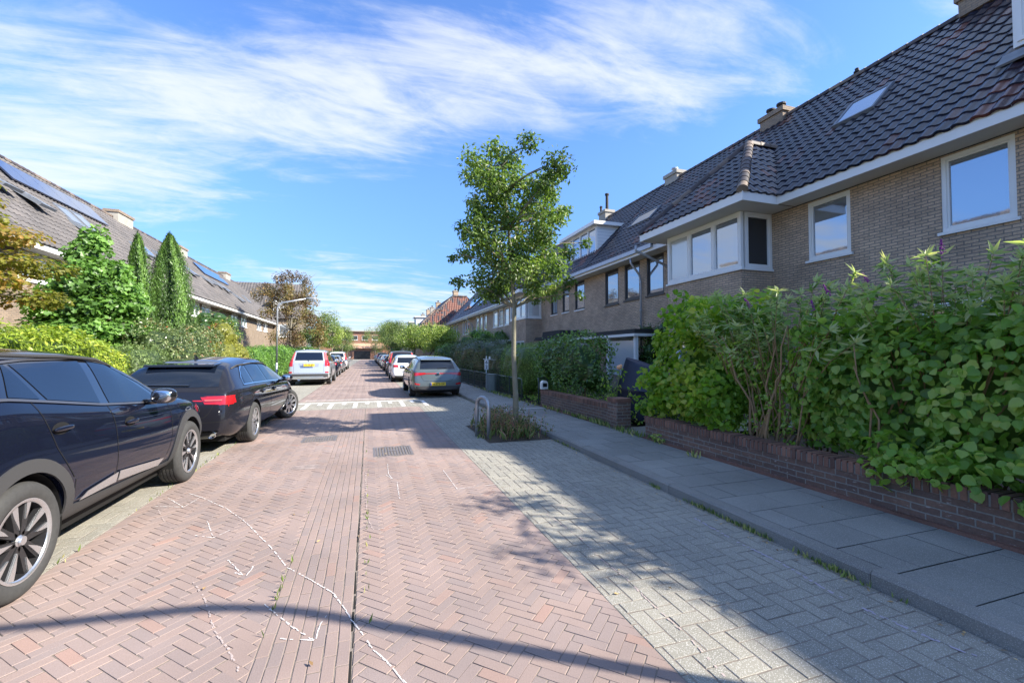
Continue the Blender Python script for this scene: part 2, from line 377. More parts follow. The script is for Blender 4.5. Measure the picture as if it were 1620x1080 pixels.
def pavers(name, m, polys, z=0., gap=.0016, ch=.0035, tilt=.0009, tone=0):
    V = []; Q = []; F = {}; k = 0
    for P in polys:
        n = len(P); mx = sum(p[0] for p in P)/n; my = sum(p[1] for p in P)/n; q = RG.random()
        tx, ty, dz = RG.normal()*tilt*6, RG.normal()*tilt*6, RG.normal()*tilt*.6; an = RG.normal()*.010*min(1, .012/max(abs(P[0][0]-mx)*abs(P[0][1]-my), 1e-4)); ca, sa = math.cos(an), math.sin(an); jx, jy = RG.normal()*.0007, RG.normal()*.0007
        for ins, h in ((gap+RG.uniform(0, .0018), -.0026), (gap+ch, 0)):
            for p in P:
                dx, dy = p[0]-mx, p[1]-my
                x = mx + math.copysign(max(abs(dx)-ins, 0), dx); y = my + math.copysign(max(abs(dy)-ins, 0), dy)
                if abs(dx) > .02 and abs(dy) > .02 and n == 4 and abs(abs(P[1][0]-P[0][0])-abs(P[1][1]-P[0][1])) < .4*max(abs(P[1][0]-P[0][0]), abs(P[1][1]-P[0][1]), .01):
                    L = math.hypot(dx, dy); x = mx+dx*(1-ins*1.3/L); y = my+dy*(1-ins*1.3/L)
                V.append((mx+jx+ca*(x-mx)-sa*(y-my), my+jy+sa*(x-mx)+ca*(y-my), z+h+dz+tx*dx+ty*dy)); Q.append(q)
        F.setdefault(n, []).append([k+n+i for i in range(n)])
        for i in range(n): F.setdefault(4, []).append([k+i, k+(i+1) % n, k+n+(i+1) % n, k+n+i])
        k += 2*n
    return struct(link(name, npmesh(name, V, [np.array(f) for f in F.values()], Q), m))
def sheet(name, m, x0, x1, y0, y1, z, sub=0):
    return struct(MB().quad((x0, y0, z), (x1, y0, z), (x1, y1, z), (x0, y1, z)).build(name, m))

XL, XR, KR, KL = -2.10, 1.40, 3.10, -3.95
sheet('ground', M['soil'], -160, 160, -60, 330, -.03)
sheet('road_bed', M['joint'], KL, KR, -4, 46, -.0033)
grates = [(-1.09, -.53, 8.2, 8.72), (.08, .66, 6.72, 7.4)]
red = herring(XL, -.52, -1.5, 12.8, .0625, 3, 45, grates) + herring(-.06, XR, -1.5, 12.8, .0625, 3, 45, grates) + running(-.52, -.075, -1.5, 12.8, .0635, .19)
red += herring(XL, XR, 15.0, 46, .0625, 3, 45)
pavers('road', M['redpave'], red)
gp = herring(XR, KR, -1.5, 46, .101, 2, 90) + herring(KL, XL, -1.5, 46, .101, 2, 90) + herring(XL, XR, 12.8, 15.0, .101, 2, 90)
pavers('parking_strip', M['greypave'], gp, gap=.0024, ch=.004, tilt=.0012)
sheet('far_road', M['redpave'], XL, XR, 46, 128, -.002); sheet('far_parking_strip', M['greypave'], XR, KR, 46, 128, -.002)
sheet('far_parking_strip_across', M['greypave'], KL, XL, 46, 128, -.002)
sheet('cross_road', M['greypave'], -60, 60, 128, 131, 0)
# open joint along the gutter band
mb = MB(); y = 1.0
while y < 8:
    l = random.uniform(.08, .3); x = -.0675+random.uniform(-.004, .004); w = (.002+.0065*random.random())*(1 if y < 4.4 else .45)
    mb.quad((x-w, y, -.002), (x+w, y, -.002), (x+w*random.uniform(.3, 1), y+l, -.002), (x-w*random.uniform(.3, 1), y+l, -.002)); y += l+random.uniform(0, .03)
struct(mb.build('open_road_joint', M['crack']))
# kerbs
def kerb(name, x0, x1, y0, y1, face):
    mb = MB(); y = y0
    while y < y1:
        l = 1.0; dz = random.uniform(-.004, .004); dx = random.uniform(-.004, .004)
        a, b = x0+dx, x1+dx; zc = .10+dz
        prof = [(a, -.05), (b, -.05), (b, zc), (a+.02, zc), (a, zc-.02)] if face < 0 else [(a, -.05), (b, -.05), (b, zc-.02), (b-.02, zc), (a, zc)]
        mb.prism(prof, 'y', y+.0015, y+l-.0015, random.random()); y += l
    struct(mb.build(name, M['kerb'], fix=True))
kerb('kerb', KR, KR+.12, -2, 60, -1); kerb('kerb_across', KL-.15, KL, -2, 60, 1)
# pavements
def slabs(x0, x1, y0, y1, w, l):
    res = []; y = y0; i = 0
    while y < y1:
        x = x0 - (w/2 if i % 2 else 0) ; 
        while x < x1:
            P = clip([(x, y), (x+w, y), (x+w, y+l), (x, y+l)], x0, x1, y0, y1)
            if P: res.append(P)
            x += w
        y += l; i += 1
    return res
sheet('pavement_bed', M['slabjoint'], KR+.11, 4.42, -2, 60, .088); sheet('pavement_bed_across', M['joint'], -5.2, KL-.14, -2, 60, .088)
pavers('pavement', M['slab'], slabs(KR+.12, 4.40, -1.5, 45, .50, .38), z=.1, gap=.0035, ch=.004, tilt=.00035)
pavers('pavement_across', M['slab'], slabs(-5.2, KL-.15, -1.5, 45, .60, .40), z=.1, gap=.003, ch=.004, tilt=.0004)
sheet('far_pavement', M['slab'], KR+.15, 4.4, 45, 128, .095); sheet('far_pavement_across', M['slab'], -5.2, KL-.15, 45, 128, .095)
# entrance path by the wall pillar
sheet('garden_path', M['slab'], 4.42, 9.5, 6.3, 7.3, .10)
# speed table markings
mb = MB()
for i in range(11):
    x = -1.75 + i*.335; l = 1.45 if i % 2 == 0 else .55
    mb.quad((x, 14.45-l, .004), (x+.11, 14.45-l, .004), (x+.11, 14.45, .004), (x, 14.45, .004))
mb.quad((-2.3, 14.45, .004), (1.62, 14.45, .004), (1.62, 14.58, .004), (-2.3, 14.58, .004))
mb.quad((-1.9, 15.35, .004), (.7, 15.35, .004), (.7, 15.43, .004), (-1.9, 15.43, .004))
struct(mb.build('speed_hump_marking', M['whitepaint']))
for i, (a, b, c_, d) in enumerate(grates):
    o = empty('drain_cover', (0, 0, 0), 0, ('rectangular ribbed iron drain cover left of the brick gutter band' if i == 0 else 'rectangular ribbed iron drain cover right of the brick gutter band, nearer the viewer'), 'drain cover', 'drain covers in the road')
    mb = MB(); t = .035
    mb.box((a, c_, -.02), (b, c_+t, .001)).box((a, d-t, -.02), (b, d, .001)).box((a, c_+t, -.02), (a+t, d-t, .001)).box((b-t, c_+t, -.02), (b, d-t, .001)); mb.build('frame', M['castiron'], o)
    mb = MB(); mb.box((a+t, c_+t, -.02), (b-t, d-t, -.006)); n = 12
    for k in range(n):
        x = a+t+(b-a-2*t)*(k+.5)/n; mb.box((x-.011, c_+t+.02, -.006), (x+.011, d-t-.02, .003))
    mb.box(((a+b)/2-.05, (c_+d)/2-.03, .003), ((a+b)/2+.05, (c_+d)/2+.03, .0045)); mb.build('grate', M['castiron'], o)
# chalk drawings
CH = [[(-1.82, 5.59), (-1.65, 5.4), (-1.3, 4.94), (-1.03, 4.49), (-0.85, 4.13), (-0.68, 3.79), (-0.53, 3.45), (-0.37, 3.24), (-0.2, 3.0), (-0.13, 2.82), (-0.08, 2.67), (-0.02, 2.52), (0.03, 2.38), (0.1, 2.25), (0.17, 2.09), (.3, 1.85)], [(-0.58, 2.99), (-0.46, 2.81), (-0.37, 2.68), (-0.26, 2.54), (-0.43, 2.61)], [(-0.21, 2.77), (-0.24, 2.68), (-0.25, 2.55)], [(-0.96, 3.71), (-0.8, 3.43), (-0.86, 3.48)], [(-0.76, 3.55), (-0.77, 3.41)], [(-1.37, 4.64), (-1.19, 4.19), (-1.35, 4.29)], [(-1.19, 4.19), (-1.1, 4.34)], [(0.93, 5.68), (0.95, 4.84), (1.48, 4.88)], [(-1.84, 5.61), (-1.66, 5.41), (-1.71, 5.11), (-1.97, 5.48)], [(-1.99, 5.23), (-1.71, 5.11)], [(0.26, 6.23), (0.25, 5.72), (0.29, 5.46), (0.22, 5.67)], [(0.33, 5.31), (0.32, 4.72)]]
CHF = [[(-0.02, 5.87), (-0.01, 4.82), (0.0, 4.31), (0.05, 3.95), (0.37, 3.98), (0.76, 3.97), (1.46, 4.0)], [(-0.52, 6.49), (-0.23, 6.37)], [(0.4, 4.35), (0.76, 4.33), (0.84, 4.39)], [(0.97, 4.36), (1.4, 4.34)], [(-1.09, 3.44), (-0.94, 3.17), (-0.78, 2.79), (-0.67, 2.61), (-0.56, 2.39)], [(-1.91, 5.1), (-1.74, 4.76), (-1.65, 4.64)], [(1.6, 3.83), (1.66, 3.26), (1.63, 2.89), (1.65, 2.56), (1.63, 2.3), (1.63, 2.01), (1.61, 1.81), (1.59, 1.66)], [(2.24, 4.79), (2.2, 4.31), (2.24, 4.03)], [(1.59, 4.05), (2.02, 3.96)]]
LIL = [[(2.85, 3.33), (2.81, 2.79), (2.83, 2.4), (2.78, 2.03), (2.79, 1.81), (2.83, 1.56), (2.89, 1.34)]]
def chalk(lines, w, z=.003, skip=.15):
    mb = MB()
    for L in lines:
        for (xa, ya), (xb, yb) in zip(L, L[1:]):
            d = math.hypot(xb-xa, yb-ya); n = max(1, int(d/.018)); nx, ny = -(yb-ya)/d, (xb-xa)/d
            for i in range(n):
                if random.random() < skip: continue
                for _ in range(2):
                    t0, t1 = (i+random.uniform(-.2, .1))/n, (i+1)/n; j = random.uniform(-1, 1)*w*.45; hw = w*random.uniform(.18, .42)
                    x0, y0, x1, y1 = xa+(xb-xa)*t0, ya+(yb-ya)*t0, xa+(xb-xa)*t1, ya+(yb-ya)*t1
                    mb.quad((x0+nx*(j-hw), y0+ny*(j-hw), z+.0003*_), (x1+nx*(j-hw), y1+ny*(j-hw), z+.0003*_), (x1+nx*(j+hw), y1+ny*(j+hw), z+.0003*_), (x0+nx*(j+hw), y0+ny*(j+hw), z+.0003*_))
    return mb
struct(chalk(CH, .0075, skip=.25).build('chalk_lines', M['chalk']))
mb = chalk(CHF, .010, skip=.45)
for k in range(14): 
    y = 6.30+k*.017; s_ = random.uniform(0, .1); mb.quad((-1.02+s_, y, .003), (-.6-random.uniform(0, .1), y-.03, .003), (-.6, y-.024, .003), (-1.02+s_, y+.006, .003))
struct(mb.build('faint_chalk_lines', M['chalkfaint']))
struct(chalk(LIL, .018, skip=.5).build('lilac_chalk_line', M['lilac']))
# ------------------------------------------------------------------ houses
M['brick'] = brickmat('house_brick', (.60, .43, .295), (.46, .335, .235), (.24, .21, .175), stain=.26, ms=.010)
M['brickL'] = brickmat('house_brick_across', (.36, .27, .19), (.27, .20, .145), (.2, .17, .14), stain=.18)
M['brickred'] = brickmat('red_brick', (.34, .16, .10), (.28, .13, .085), (.3, .25, .2), bh=.07, stain=.12)
M['gardenbrick'] = brickmat('garden_wall_brick', (.20, .12, .088), (.125, .082, .068), (.24, .22, .195), bh=.062, ms=.007, stain=.28, eff=1.)
M['tile'] = rndmat('glazed_roof_tile', [(0, (.012, .015, .028)), (.45, (.018, .022, .040)), (.8, (.03, .028, .042)), (.9, (.075, .034, .036)), (1, (.14, .05, .04))], .24, .2, 20, .1, 1, .1, spec=.45, coat=.0)
M['tileL'] = rndmat('matt_roof_tile', [(0, (.10, .092, .09)), (.6, (.125, .114, .11)), (1, (.155, .138, .128))], .75, .2, 30, .14, .7, .2)
M['tilered'] = rndmat('mottled_red_roof_tile', [(0, (.17, .065, .045)), (.4, (.14, .055, .04)), (.6, (.04, .035, .045)), (1, (.05, .045, .05))], .45, .2, 30, .1, 1, .1, interp='CONSTANT')
M['ridge'] = rndmat('ridge_tile', [(0, (.05, .045, .05)), (.6, (.10, .075, .07)), (1, (.22, .17, .13))], .6, .3, 30, .2, 3, .3)
M['white'] = mat('white_paint', (.80, .80, .78), .42, noise=.05, nscale=2)
M['soffit'] = mat('soffit_board', (.68, .67, .64), .6, noise=.1, nscale=2)
M['zinc'] = mat('zinc', (.42, .45, .50), .45, .55, noise=.2, nscale=6)
M['lead'] = mat('lead_flashing', (.22, .24, .27), .55, .3, noise=.3, nscale=8)
M['blackframe'] = mat('black_frame', (.015, .016, .02), .35)
M['glass'] = mat('window_glass', (.38, .42, .47), .03, .72, bump=.06, bscale=2.2)
M['darkglass'] = mat('dark_window', (.05, .055, .06), .06, .25)
M['curtain'] = mat('curtained_glass', (.60, .63, .64), .12, .25)
M['skyglass'] = mat('skylight_glass', (.50, .58, .68), .03, .85)
M['solar'] = mat('solar_panel', (.05, .07, .14), .08, .5, coat=1)
M['pot'] = mat('chimney_pot', (.035, .033, .032), .7)
M['render'] = mat('plaster', (.62, .56, .47), .8, noise=.1, nscale=2)
M['cement'] = mat('cement', (.38, .35, .30), .9, noise=.25, nscale=5, bump=.4)
M['felt'] = mat('roof_felt', (.03, .03, .03), .8, noise=.2)
M['board'] = mat('plywood', (.52, .38, .24), .7, noise=.1)

PROF = [(0, .0), (.12, .022), (.30, .034), (.48, .022), (.62, .002), (.80, -.006), (1.0, .0)]
def tiles(name, m, parent, P0, U, Vv, poly, tw=.25, th=.355, rev=False, base=True):
    """pantiles on the plane P0 + u*U + v*Vv, covering poly (u, v)"""
    P0, U, Vv = np.array(P0, float), np.array(U, float), np.array(Vv, float); U /= np.linalg.norm(U); Vv /= np.linalg.norm(Vv); N = np.cross(U, Vv)
    if N[2] < 0: N = -N
    us = [p[0] for p in poly]; vs = [p[1] for p in poly]
    def xr(v):
        xs = []
        for (ua, va), (ub, vb) in zip(poly, poly[1:]+poly[:1]):
            if (va <= v < vb) or (vb <= v < va): xs.append(ua+(ub-ua)*(v-va)/(vb-va))
        return (min(xs), max(xs)) if len(xs) > 1 else None
    V = []; F4 = []; Q = []; k = 0; npf = len(PROF)
    nr = math.ceil((max(vs)-min(vs))/th)
    for j in range(nr):
        v0 = min(vs)+j*th; v1 = min(v0+th, max(vs)); r = xr(min(v0+th*.5, max(vs)-.01))
        if r is None: continue
        i0 = math.floor(r[0]/tw); i1 = math.ceil(r[1]/tw)
        for i in range(i0, i1):
            ua, ub = max(i*tw, r[0]), min((i+1)*tw, r[1])
            if ub-ua < .03: continue
            q = min(1, max(0, RG.random()*.9 + .22*nz(np.array([[P0[0]+i*tw, j*.7, 1.]]), .6)[0])); sk = RG.normal()*.004; li = RG.normal()*.002
            for vv, lift in ((v0-.02, .0), (v0-.02, .032), (v1+.01, .008)):
                for a, h in PROF:
                    if rev: a = 1-a
                    uu = min(max(i*tw+a*tw, ua), ub) + (sk if vv < v0 else 0)
                    V.append(P0+U*uu+Vv*vv+N*(h+lift+li if lift else h-.02)); Q.append(q)
            for rr in (0, 1):
                for a in range(npf-1): F4.append([k+rr*npf+a, k+rr*npf+a+1, k+(rr+1)*npf+a+1, k+(rr+1)*npf+a])
            k += 3*npf
    if base:
        bp = [P0+U*a+Vv*b-N*.03 for a, b in poly]; V += bp; Q += [.2]*len(bp); fb = np.array([[k+i for i in range(len(bp))]])
        F = [np.array(F4), fb]
    else: F = [np.array(F4)]
    o = link(name, npmesh(name, V, F, Q), m, parent); me = o.data
    return smooth_auto(o, 40)
def ridge_caps(mb, p, q, r=.11, l=.36):
    p, q = Vector(p), Vector(q); d = (q-p); n = max(1, round(d.length/l)); d.normalize()
    a = d.cross(Vector((0, 0, 1))).normalized(); b = a.cross(d).normalized(); L = (q-p).length/n
    for i in range(n):
        s0 = p+d*(i*L-.03); s1 = p+d*((i+1)*L); vs = []
        for s_, rr in ((s0, r*1.12), (s1, r)):
            vs += [s_+a*(rr*math.cos(t))+b*(rr*math.sin(t)-.03) for t in np.linspace(-.3, math.pi+.3, 8)]
        mb.add(vs, [(k, k+1, k+9, k+8) for k in range(7)] + [tuple(range(8))], random.random())
def wall(mb, ax, pos, a0, a1, z0, z1, holes, nrm, dep=.13):
    """wall plane at ax=pos, holes (a0,a1,z0,z1), nrm=+-1 the outward direction"""
    A = sorted({a0, a1, *[h[0] for h in holes], *[h[1] for h in holes]}); Z = sorted({z0, z1, *[h[2] for h in holes], *[h[3] for h in holes]})
    mk = (lambda a, z, d=0: (pos-nrm*d, a, z)) if ax == 'x' else (lambda a, z, d=0: (a, pos-nrm*d, z))
    for i in range(len(A)-1):
        for j in range(len(Z)-1):
            m_, n_ = (A[i]+A[i+1])/2, (Z[j]+Z[j+1])/2
            if m_ < a0 or m_ > a1 or n_ < z0 or n_ > z1 or any(h[0] < m_ < h[1] and h[2] < n_ < h[3] for h in holes): continue
            mb.quad(mk(A[i], Z[j]), mk(A[i+1], Z[j]), mk(A[i+1], Z[j+1]), mk(A[i], Z[j+1]))
    for h in holes:
        c = [(h[0], h[2]), (h[1], h[2]), (h[1], h[3]), (h[0], h[3])]
        for k in range(4):
            p, q = c[k], c[(k+1) % 4]; mb.quad(mk(*p), mk(*q), mk(*q, dep), mk(*p, dep))
def window(parent, ax, pos, nrm, a0, a1, z0, z1, fm, gm, panes=1, sill=None, fw=.07, recess=.05, name='window', outer=.0, split=None, silld=.05):
    """frame (part) > pane, sill (sub-parts)"""
    def bx(mb, p0, p1, d0, d1, q0, q1):   # depth d outward from pos
        e0, e1 = pos+nrm*d0, pos+nrm*d1
        if ax == 'x': mb.box((e0, p0, q0), (e1, p1, q1))
        else: mb.box((p0, e0, q0), (p1, e1, q1))
    mb = MB(); f0, f1 = -recess-.05, -recess+.035
    bx(mb, a0, a1, f0, f1, z0, z0+fw); bx(mb, a0, a1, f0, f1, z1-fw, z1); bx(mb, a0, a0+fw, f0, f1, z0+fw, z1-fw); bx(mb, a1-fw, a1, f0, f1, z0+fw, z1-fw)
    w = (a1-a0)/panes
    for i in range(1, panes): bx(mb, a0+i*w-fw*.55, a0+i*w+fw*.55, f0, f1-.002, z0+fw, z1-fw)
    for i in range(panes):   # inner sash
        s0, s1 = a0+i*w+fw*(1 if i == 0 else .55), a0+(i+1)*w-fw*(1 if i == panes-1 else .55); t = .035
        g0, g1 = f0, f1-.018
        bx(mb, s0, s1, g0, g1, z0+fw, z0+fw+t); bx(mb, s0, s1, g0, g1, z1-fw-t, z1-fw); bx(mb, s0, s0+t, g0, g1, z0+fw+t, z1-fw-t); bx(mb, s1-t, s1, g0, g1, z0+fw+t, z1-fw-t)
        if split: bx(mb, s0+t, s1-t, g0, g1, z0+(z1-z0)*split-.02, z0+(z1-z0)*split+.02)
    fr = mb.build(name, fm, parent)
    for i in range(panes):
        mb = MB(); jit = random.uniform(-.004, .004); e = pos+nrm*(f0+.03); p0, p1 = a0+i*w+fw, a0+(i+1)*w-fw*.9
        if ax == 'x': mb.box((e-.004, p0, z0+fw), (e+.004, p1, z1-fw))
        else: mb.box((p0, e-.004, z0+fw), (p1, e+.004, z1-fw))
        mb.build('pane', gm if not isinstance(gm, (list, tuple)) else gm[i % len(gm)], fr)
    if sill:
        mb = MB(); bx(mb, a0-.05, a1+.05, -recess-.03, silld, z0-.055, z0+.001); mb.build('sill', sill, fr)
    return fr
def chimney(parent, x, y, zb, lx, ly, h, m, pots=2, potm=None, capm=None):
    mb = MB(); mb.box((x-lx/2, y-ly/2, zb), (x+lx/2, y+ly/2, zb+h-.16)); ch = mb.build('chimney', m, parent)
    mb = MB(); mb.box((x-lx/2-.06, y-ly/2-.06, zb+h-.16), (x+lx/2+.06, y+ly/2+.06, zb+h)); mb.build('chimney_cap', capm or M['cement'], ch)
    for i in range(pots):
        yy = y+(i-(pots-1)/2)*ly/max(pots, 1)*.9; mb = MB()
        mb.lathe([(0, zb+h), (.11, zb+h), (.10, zb+h+.2), (.16, zb+h+.2), (.16, zb+h+.26), (0, zb+h+.3)], (x, yy, 0), n=12); mb.build('chimney_pot', potm or M['pot'], ch)
def skylight(parent, s, xe, ze, slope, y0, y1, v0, v1, m=None, frame=None, lift=.07, name='skylight', open_=0):
    """on the roof plane that starts at (s*xe, ze); v along the slope"""
    cs, sn = math.cos(slope), math.sin(slope)
    def pt(y, v, h): 
        vv, hh = v, h + (open_*(v1-v)/(v1-v0) if open_ else 0)
        return (s*(xe+vv*cs-hh*sn), y, ze+vv*sn+hh*cs)
    def bx(mb, ya, yb, va, vb, ha, hb): mb.add([pt(*p) for p in ((ya, va, ha), (yb, va, ha), (yb, vb, ha), (ya, vb, ha), (ya, va, hb), (yb, va, hb), (yb, vb, hb), (ya, vb, hb))], [(0, 3, 2, 1), (4, 5, 6, 7), (0, 1, 5, 4), (1, 2, 6, 5), (2, 3, 7, 6), (3, 0, 4, 7)])
    mb = MB(); t = .07
    bx(mb, y0, y1, v0, v0+t, -.02, lift+.03); bx(mb, y0, y1, v1-t, v1, -.02, lift+.03); bx(mb, y0, y0+t, v0+t, v1-t, -.02, lift+.03); bx(mb, y1-t, y1, v0+t, v1-t, -.02, lift+.03)
    f = mb.build(name, frame or M['lead'], parent); mb = MB(); bx(mb, y0+t, y1-t, v0+t, v1-t, lift-.01, lift+.012); mb.build('pane', m or M['skyglass'], f); return f
def solar(parent, s, xe, ze, slope, y0, n, w, v0, v1):
    cs, sn = math.cos(slope), math.sin(slope)
    for i in range(n):
        mb = MB(); ya, yb = y0+i*w+.01, y0+(i+1)*w-.01
        P = [(s*(xe+v*cs-h*sn), y, ze+v*sn+h*cs) for y, v, h in ((ya, v0, .10), (yb, v0, .10), (yb, v1, .10), (ya, v1, .10), (ya, v0, .16), (yb, v0, .16), (yb, v1, .16), (ya, v1, .16))]
        mb.add(P, [(0, 3, 2, 1), (4, 5, 6, 7), (0, 1, 5, 4), (1, 2, 6, 5), (2, 3, 7, 6), (3, 0, 4, 7)]); mb.build('solar_panel', M['solar'], parent)

class Row: pass
RT = Row(); RT.s = 1; RT.xf, RT.xe, RT.xr, RT.xb, RT.ze, RT.zr = 10.3, 9.7, 14.2, 18.7, 5.45, 10.0
LT = Row(); LT.s = -1; LT.xf, LT.xe, LT.xr, LT.xb, LT.ze, LT.zr = 11.2, 10.6, 15.0, 19.4, 5.25, 9.85
for r_ in (RT, LT): r_.slope = math.atan2(r_.zr-r_.ze, r_.xr-r_.xe)
def house(row, y0, y1, label, wins=(), ground=(), tm=None, bm_=None, gutter=None, bay=None, name='terraced_house', facade_extra=None, ends=(False, False), ceil=True):
    s = row.s; o = empty(name, (s*row.xf, (y0+y1)/2, .05), 0, label, 'house', 'terraced houses on the right' if s > 0 else 'terraced houses on the left')
    H = empty('x'); bpy.data.objects.remove(H)
    root = o; base = Vector(o.location)
    tm = tm or (M['tile'] if s > 0 else M['tileL']); bm_ = bm_ or (M['brick'] if s > 0 else M['brickL'])
    zc = row.ze-.20
    holes = [(w[0], w[1], w[2], w[3]) for w in wins]+[(g[0], g[1], g[2], g[3]) for g in ground]
    if bay: holes.append((bay['y0'], bay['y1'], bay['zw'] if bay.get('open') else .0, zc))
    mb = MB(); xf = s*row.xf; e = .004
    wall(mb, 'x', xf, y0+e, y1-e, 0, zc, holes, -s)
    mb.quad((xf, y0+e, zc), (xf, y1-e, zc), (s*row.xb, y1-e, zc), (s*row.xb, y0+e, zc))
    mb.quad((s*row.xb, y0+e, 0), (s*row.xb, y1-e, 0), (s*row.xb, y1-e, zc), (s*row.xb, y0+e, zc))
    for yy in (y0+e, y1-e):
        mb.quad((xf, yy, 0), (s*row.xb, yy, 0), (s*row.xb, yy, zc), (xf, yy, zc)); mb.quad((s*(row.xe+.15), yy, zc), (s*(row.xb+.4), yy, zc), (s*row.xr, yy, row.zr-.1))
    if bay:
        X0 = s*bay['x']; b0, b1 = bay['y0'], bay['y1']
        wall(mb, 'x', X0, b0, b1, 0, bay['zw'], [(g[0], g[1], g[2], g[3]) for g in bay.get('ground', ())], -s)
        for yy, nn in ((b0, -1), (b1, 1)): mb.quad((X0, yy, 0), (xf, yy, 0), (xf, yy, bay['zw']), (X0, yy, bay['zw']))
        mb.quad((X0, b0, bay['zw']), (xf, b0, bay['zw']), (xf, b1, bay['zw']), (X0, b1, bay['zw']))
    mb.build('wall', bm_, root)
    # roof
    L = math.hypot(row.xr-row.xe, row.zr-row.ze); sl = row.slope
    poly = [(0, -.03), (y1-y0, -.03), (y1-y0, L), (0, L)]
    if bay and 'cut' in bay: poly = bay['cut'](poly, L)
    ro = tiles('roof', tm, root, (s*row.xe, y0, row.ze+.03), (0, 1, 0), (s*math.cos(sl), 0, math.sin(sl)), poly, rev=(s > 0))
    MBb = MB(); MBb.quad((s*row.xr, y0, row.zr), (s*row.xr, y1, row.zr), (s*(row.xb+.5), y1, row.ze), (s*(row.xb+.5), y0, row.ze)); MBb.build('roof_slope', tm, ro)
    mb = MB(); ridge_caps(mb, (s*row.xr, y0, row.zr+.06), (s*row.xr, y1, row.zr+.06)); smooth_auto(mb.build('ridge_tiles', M['ridge'], ro), 50)
    # fascia, gutter, soffit
    segs = [(y0, y1)]
    if bay: segs = [(y0, bay['f0']), (bay['f1'], y1)]
    gz = row.ze-.20
    fm = MB(); sm = MB()
    for a, b in segs:
        if b-a < .02: continue
        fm.box((s*row.xe, a, gz), (s*(row.xe+.03), b, row.ze+.03)); sm.quad((s*(row.xe+.03), a, gz+.012), (s*row.xf, a, gz+.012), (s*row.xf, b, gz+.012), (s*(row.xe+.03), b, gz+.012))
    if bay:
        a, b, xb_ = bay['f0'], bay['f1'], bay['fx']
        fm.box((s*xb_, a, gz), (s*(xb_+.03), b, row.ze+.03)); fm.box((s*(xb_+.03), a, gz), (s*row.xe, a+.03, row.ze+.03)); fm.box((s*(xb_+.03), b-.03, gz), (s*row.xe, b, row.ze+.03))
        sm.quad((s*(xb_+.03), a+.03, gz+.01), (s*row.xf, a+.03, gz+.01), (s*row.xf, b-.03, gz+.01), (s*(xb_+.03), b-.03, gz+.01))
    fa = fm.build('fascia', M['white'], root)
    if gutter:
        g = MB()
        for a, b in segs: g.box((s*(row.xe-.10), a, row.ze-.10), (s*(row.xe-.002), b, row.ze+.045))
        g.build('gutter', gutter, fa)
    sm.build('soffit', M['soffit'], fa)
    for w in wins:
        window(root, 'x', xf, -s, w[0], w[1], w[2], w[3], w[4], w[5], w[6] if len(w) > 6 else 1, w[7] if len(w) > 7 else M['white'], split=w[8] if len(w) > 8 else None)
    for g in ground: window(root, 'x', xf, -s, g[0], g[1], g[2], g[3], g[4], g[5], g[6], None)
    return o
def finish(o):
    """parts were built in world coordinates: hang them on the empty without moving them"""
    for ch in o.children:
        ch.location = -Vector(o.location)
    return o

G_ = M['glass']; WH = M['white']; BK = M['blackframe']
# --- near house with the bay
A = house(RT, 2.5, 13.25, 'nearest brick terraced house with white upstairs bay window under its own hipped roof', [(4.23, 5.24, 3.79, 5.22, WH, G_), (6.88, 7.88, 3.79, 5.22, WH, G_)], [(3.2, 5.6, .9, 2.5, WH, G_, 3), (6.7, 7.9, .9, 2.5, WH, G_, 2)],
    bay=dict(x=9.25, y0=8.9, y1=11.85, zw=3.75, fx=8.6, f0=8.22, f1=12.45, ground=[(9.2, 11.5, .9, 2.55)]))
s = 1
# bay glazing
window(A, 'x', 9.25, -1, 8.9, 11.85, 3.76, 5.25, WH, [G_, G_, M['curtain']], 3, WH, fw=.09, recess=.02)
window(A, 'y', 8.9, -1, 9.37, 10.29, 3.76, 5.25, WH, M['darkglass'], 1, WH, fw=.09, recess=.02)
window(A, 'y', 11.85, 1, 9.37, 10.29, 3.76, 5.25, WH, G_, 1, WH, fw=.09, recess=.02)
window(A, 'x', 9.25, -1, 9.2, 11.5, .9, 2.55, WH, G_, 3, WH)
# door with white frame and a timber panel beside the downpipe
window(A, 'x', 10.3, -1, 12.1, 13.05, .05, 2.35, WH, M['board'], 1, None, name='front_door', fw=.12, recess=-.03)
# bay roof: two hips meeting at an apex, short ridge back to the main slope
ap = (11.1, 10.33, 7.95); bk = (12.25, 10.33, 7.95); c0 = (8.6, 8.22, 5.48); c1 = (8.6, 12.45, 5.48)
def tri_tiles(parent, A_, B_, C_, D_=None, tm=M['tile'], rev=True):
    A_, B_, C_ = Vector(A_), Vector(B_), Vector(C_); U = (B_-A_).normalized(); Nn = (B_-A_).cross(C_-A_).normalized(); W = Nn.cross(U).normalized()
    if W.dot(C_-A_) < 0: W = -W
    pts = [A_, B_, C_]+([Vector(D_)] if D_ else []); poly = [((p-A_).dot(U), (p-A_).dot(W)) for p in pts]
    return tiles('bay_roof', tm, parent, A_, U, W, poly, rev=rev)
br = tri_tiles(A, c0, c1, ap)
v0 = (9.75, 8.22, 5.48)
r2 = tri_tiles(br, c0, v0, bk, ap); r3 = tri_tiles(br, c1, (9.75, 12.45, 5.48), bk, ap)
for q in (r2, r3): q.name = 'bay_roof_side'
mb = MB()
for p, q in ((c0, ap), (c1, ap), (ap, bk)): ridge_caps(mb, Vector(p)+Vector((0, 0, .05)), Vector(q)+Vector((0, 0, .05)), r=.12, l=.34)
smooth_auto(mb.build('hip_tiles', M['ridge'], br), 50)
skylight(A, 1, 9.7, 5.48, RT.slope, 7.15, 8.15, 2.75, 3.85)
chimney(A, 14.2, 12.0, 9.8, .5, .95, .55, M['brickL'], 2, capm=M['brickL'])
chimney(A, 14.2, 6.2, 9.9, .5, .9, .55, M['brickL'], 2, capm=M['brickL'])
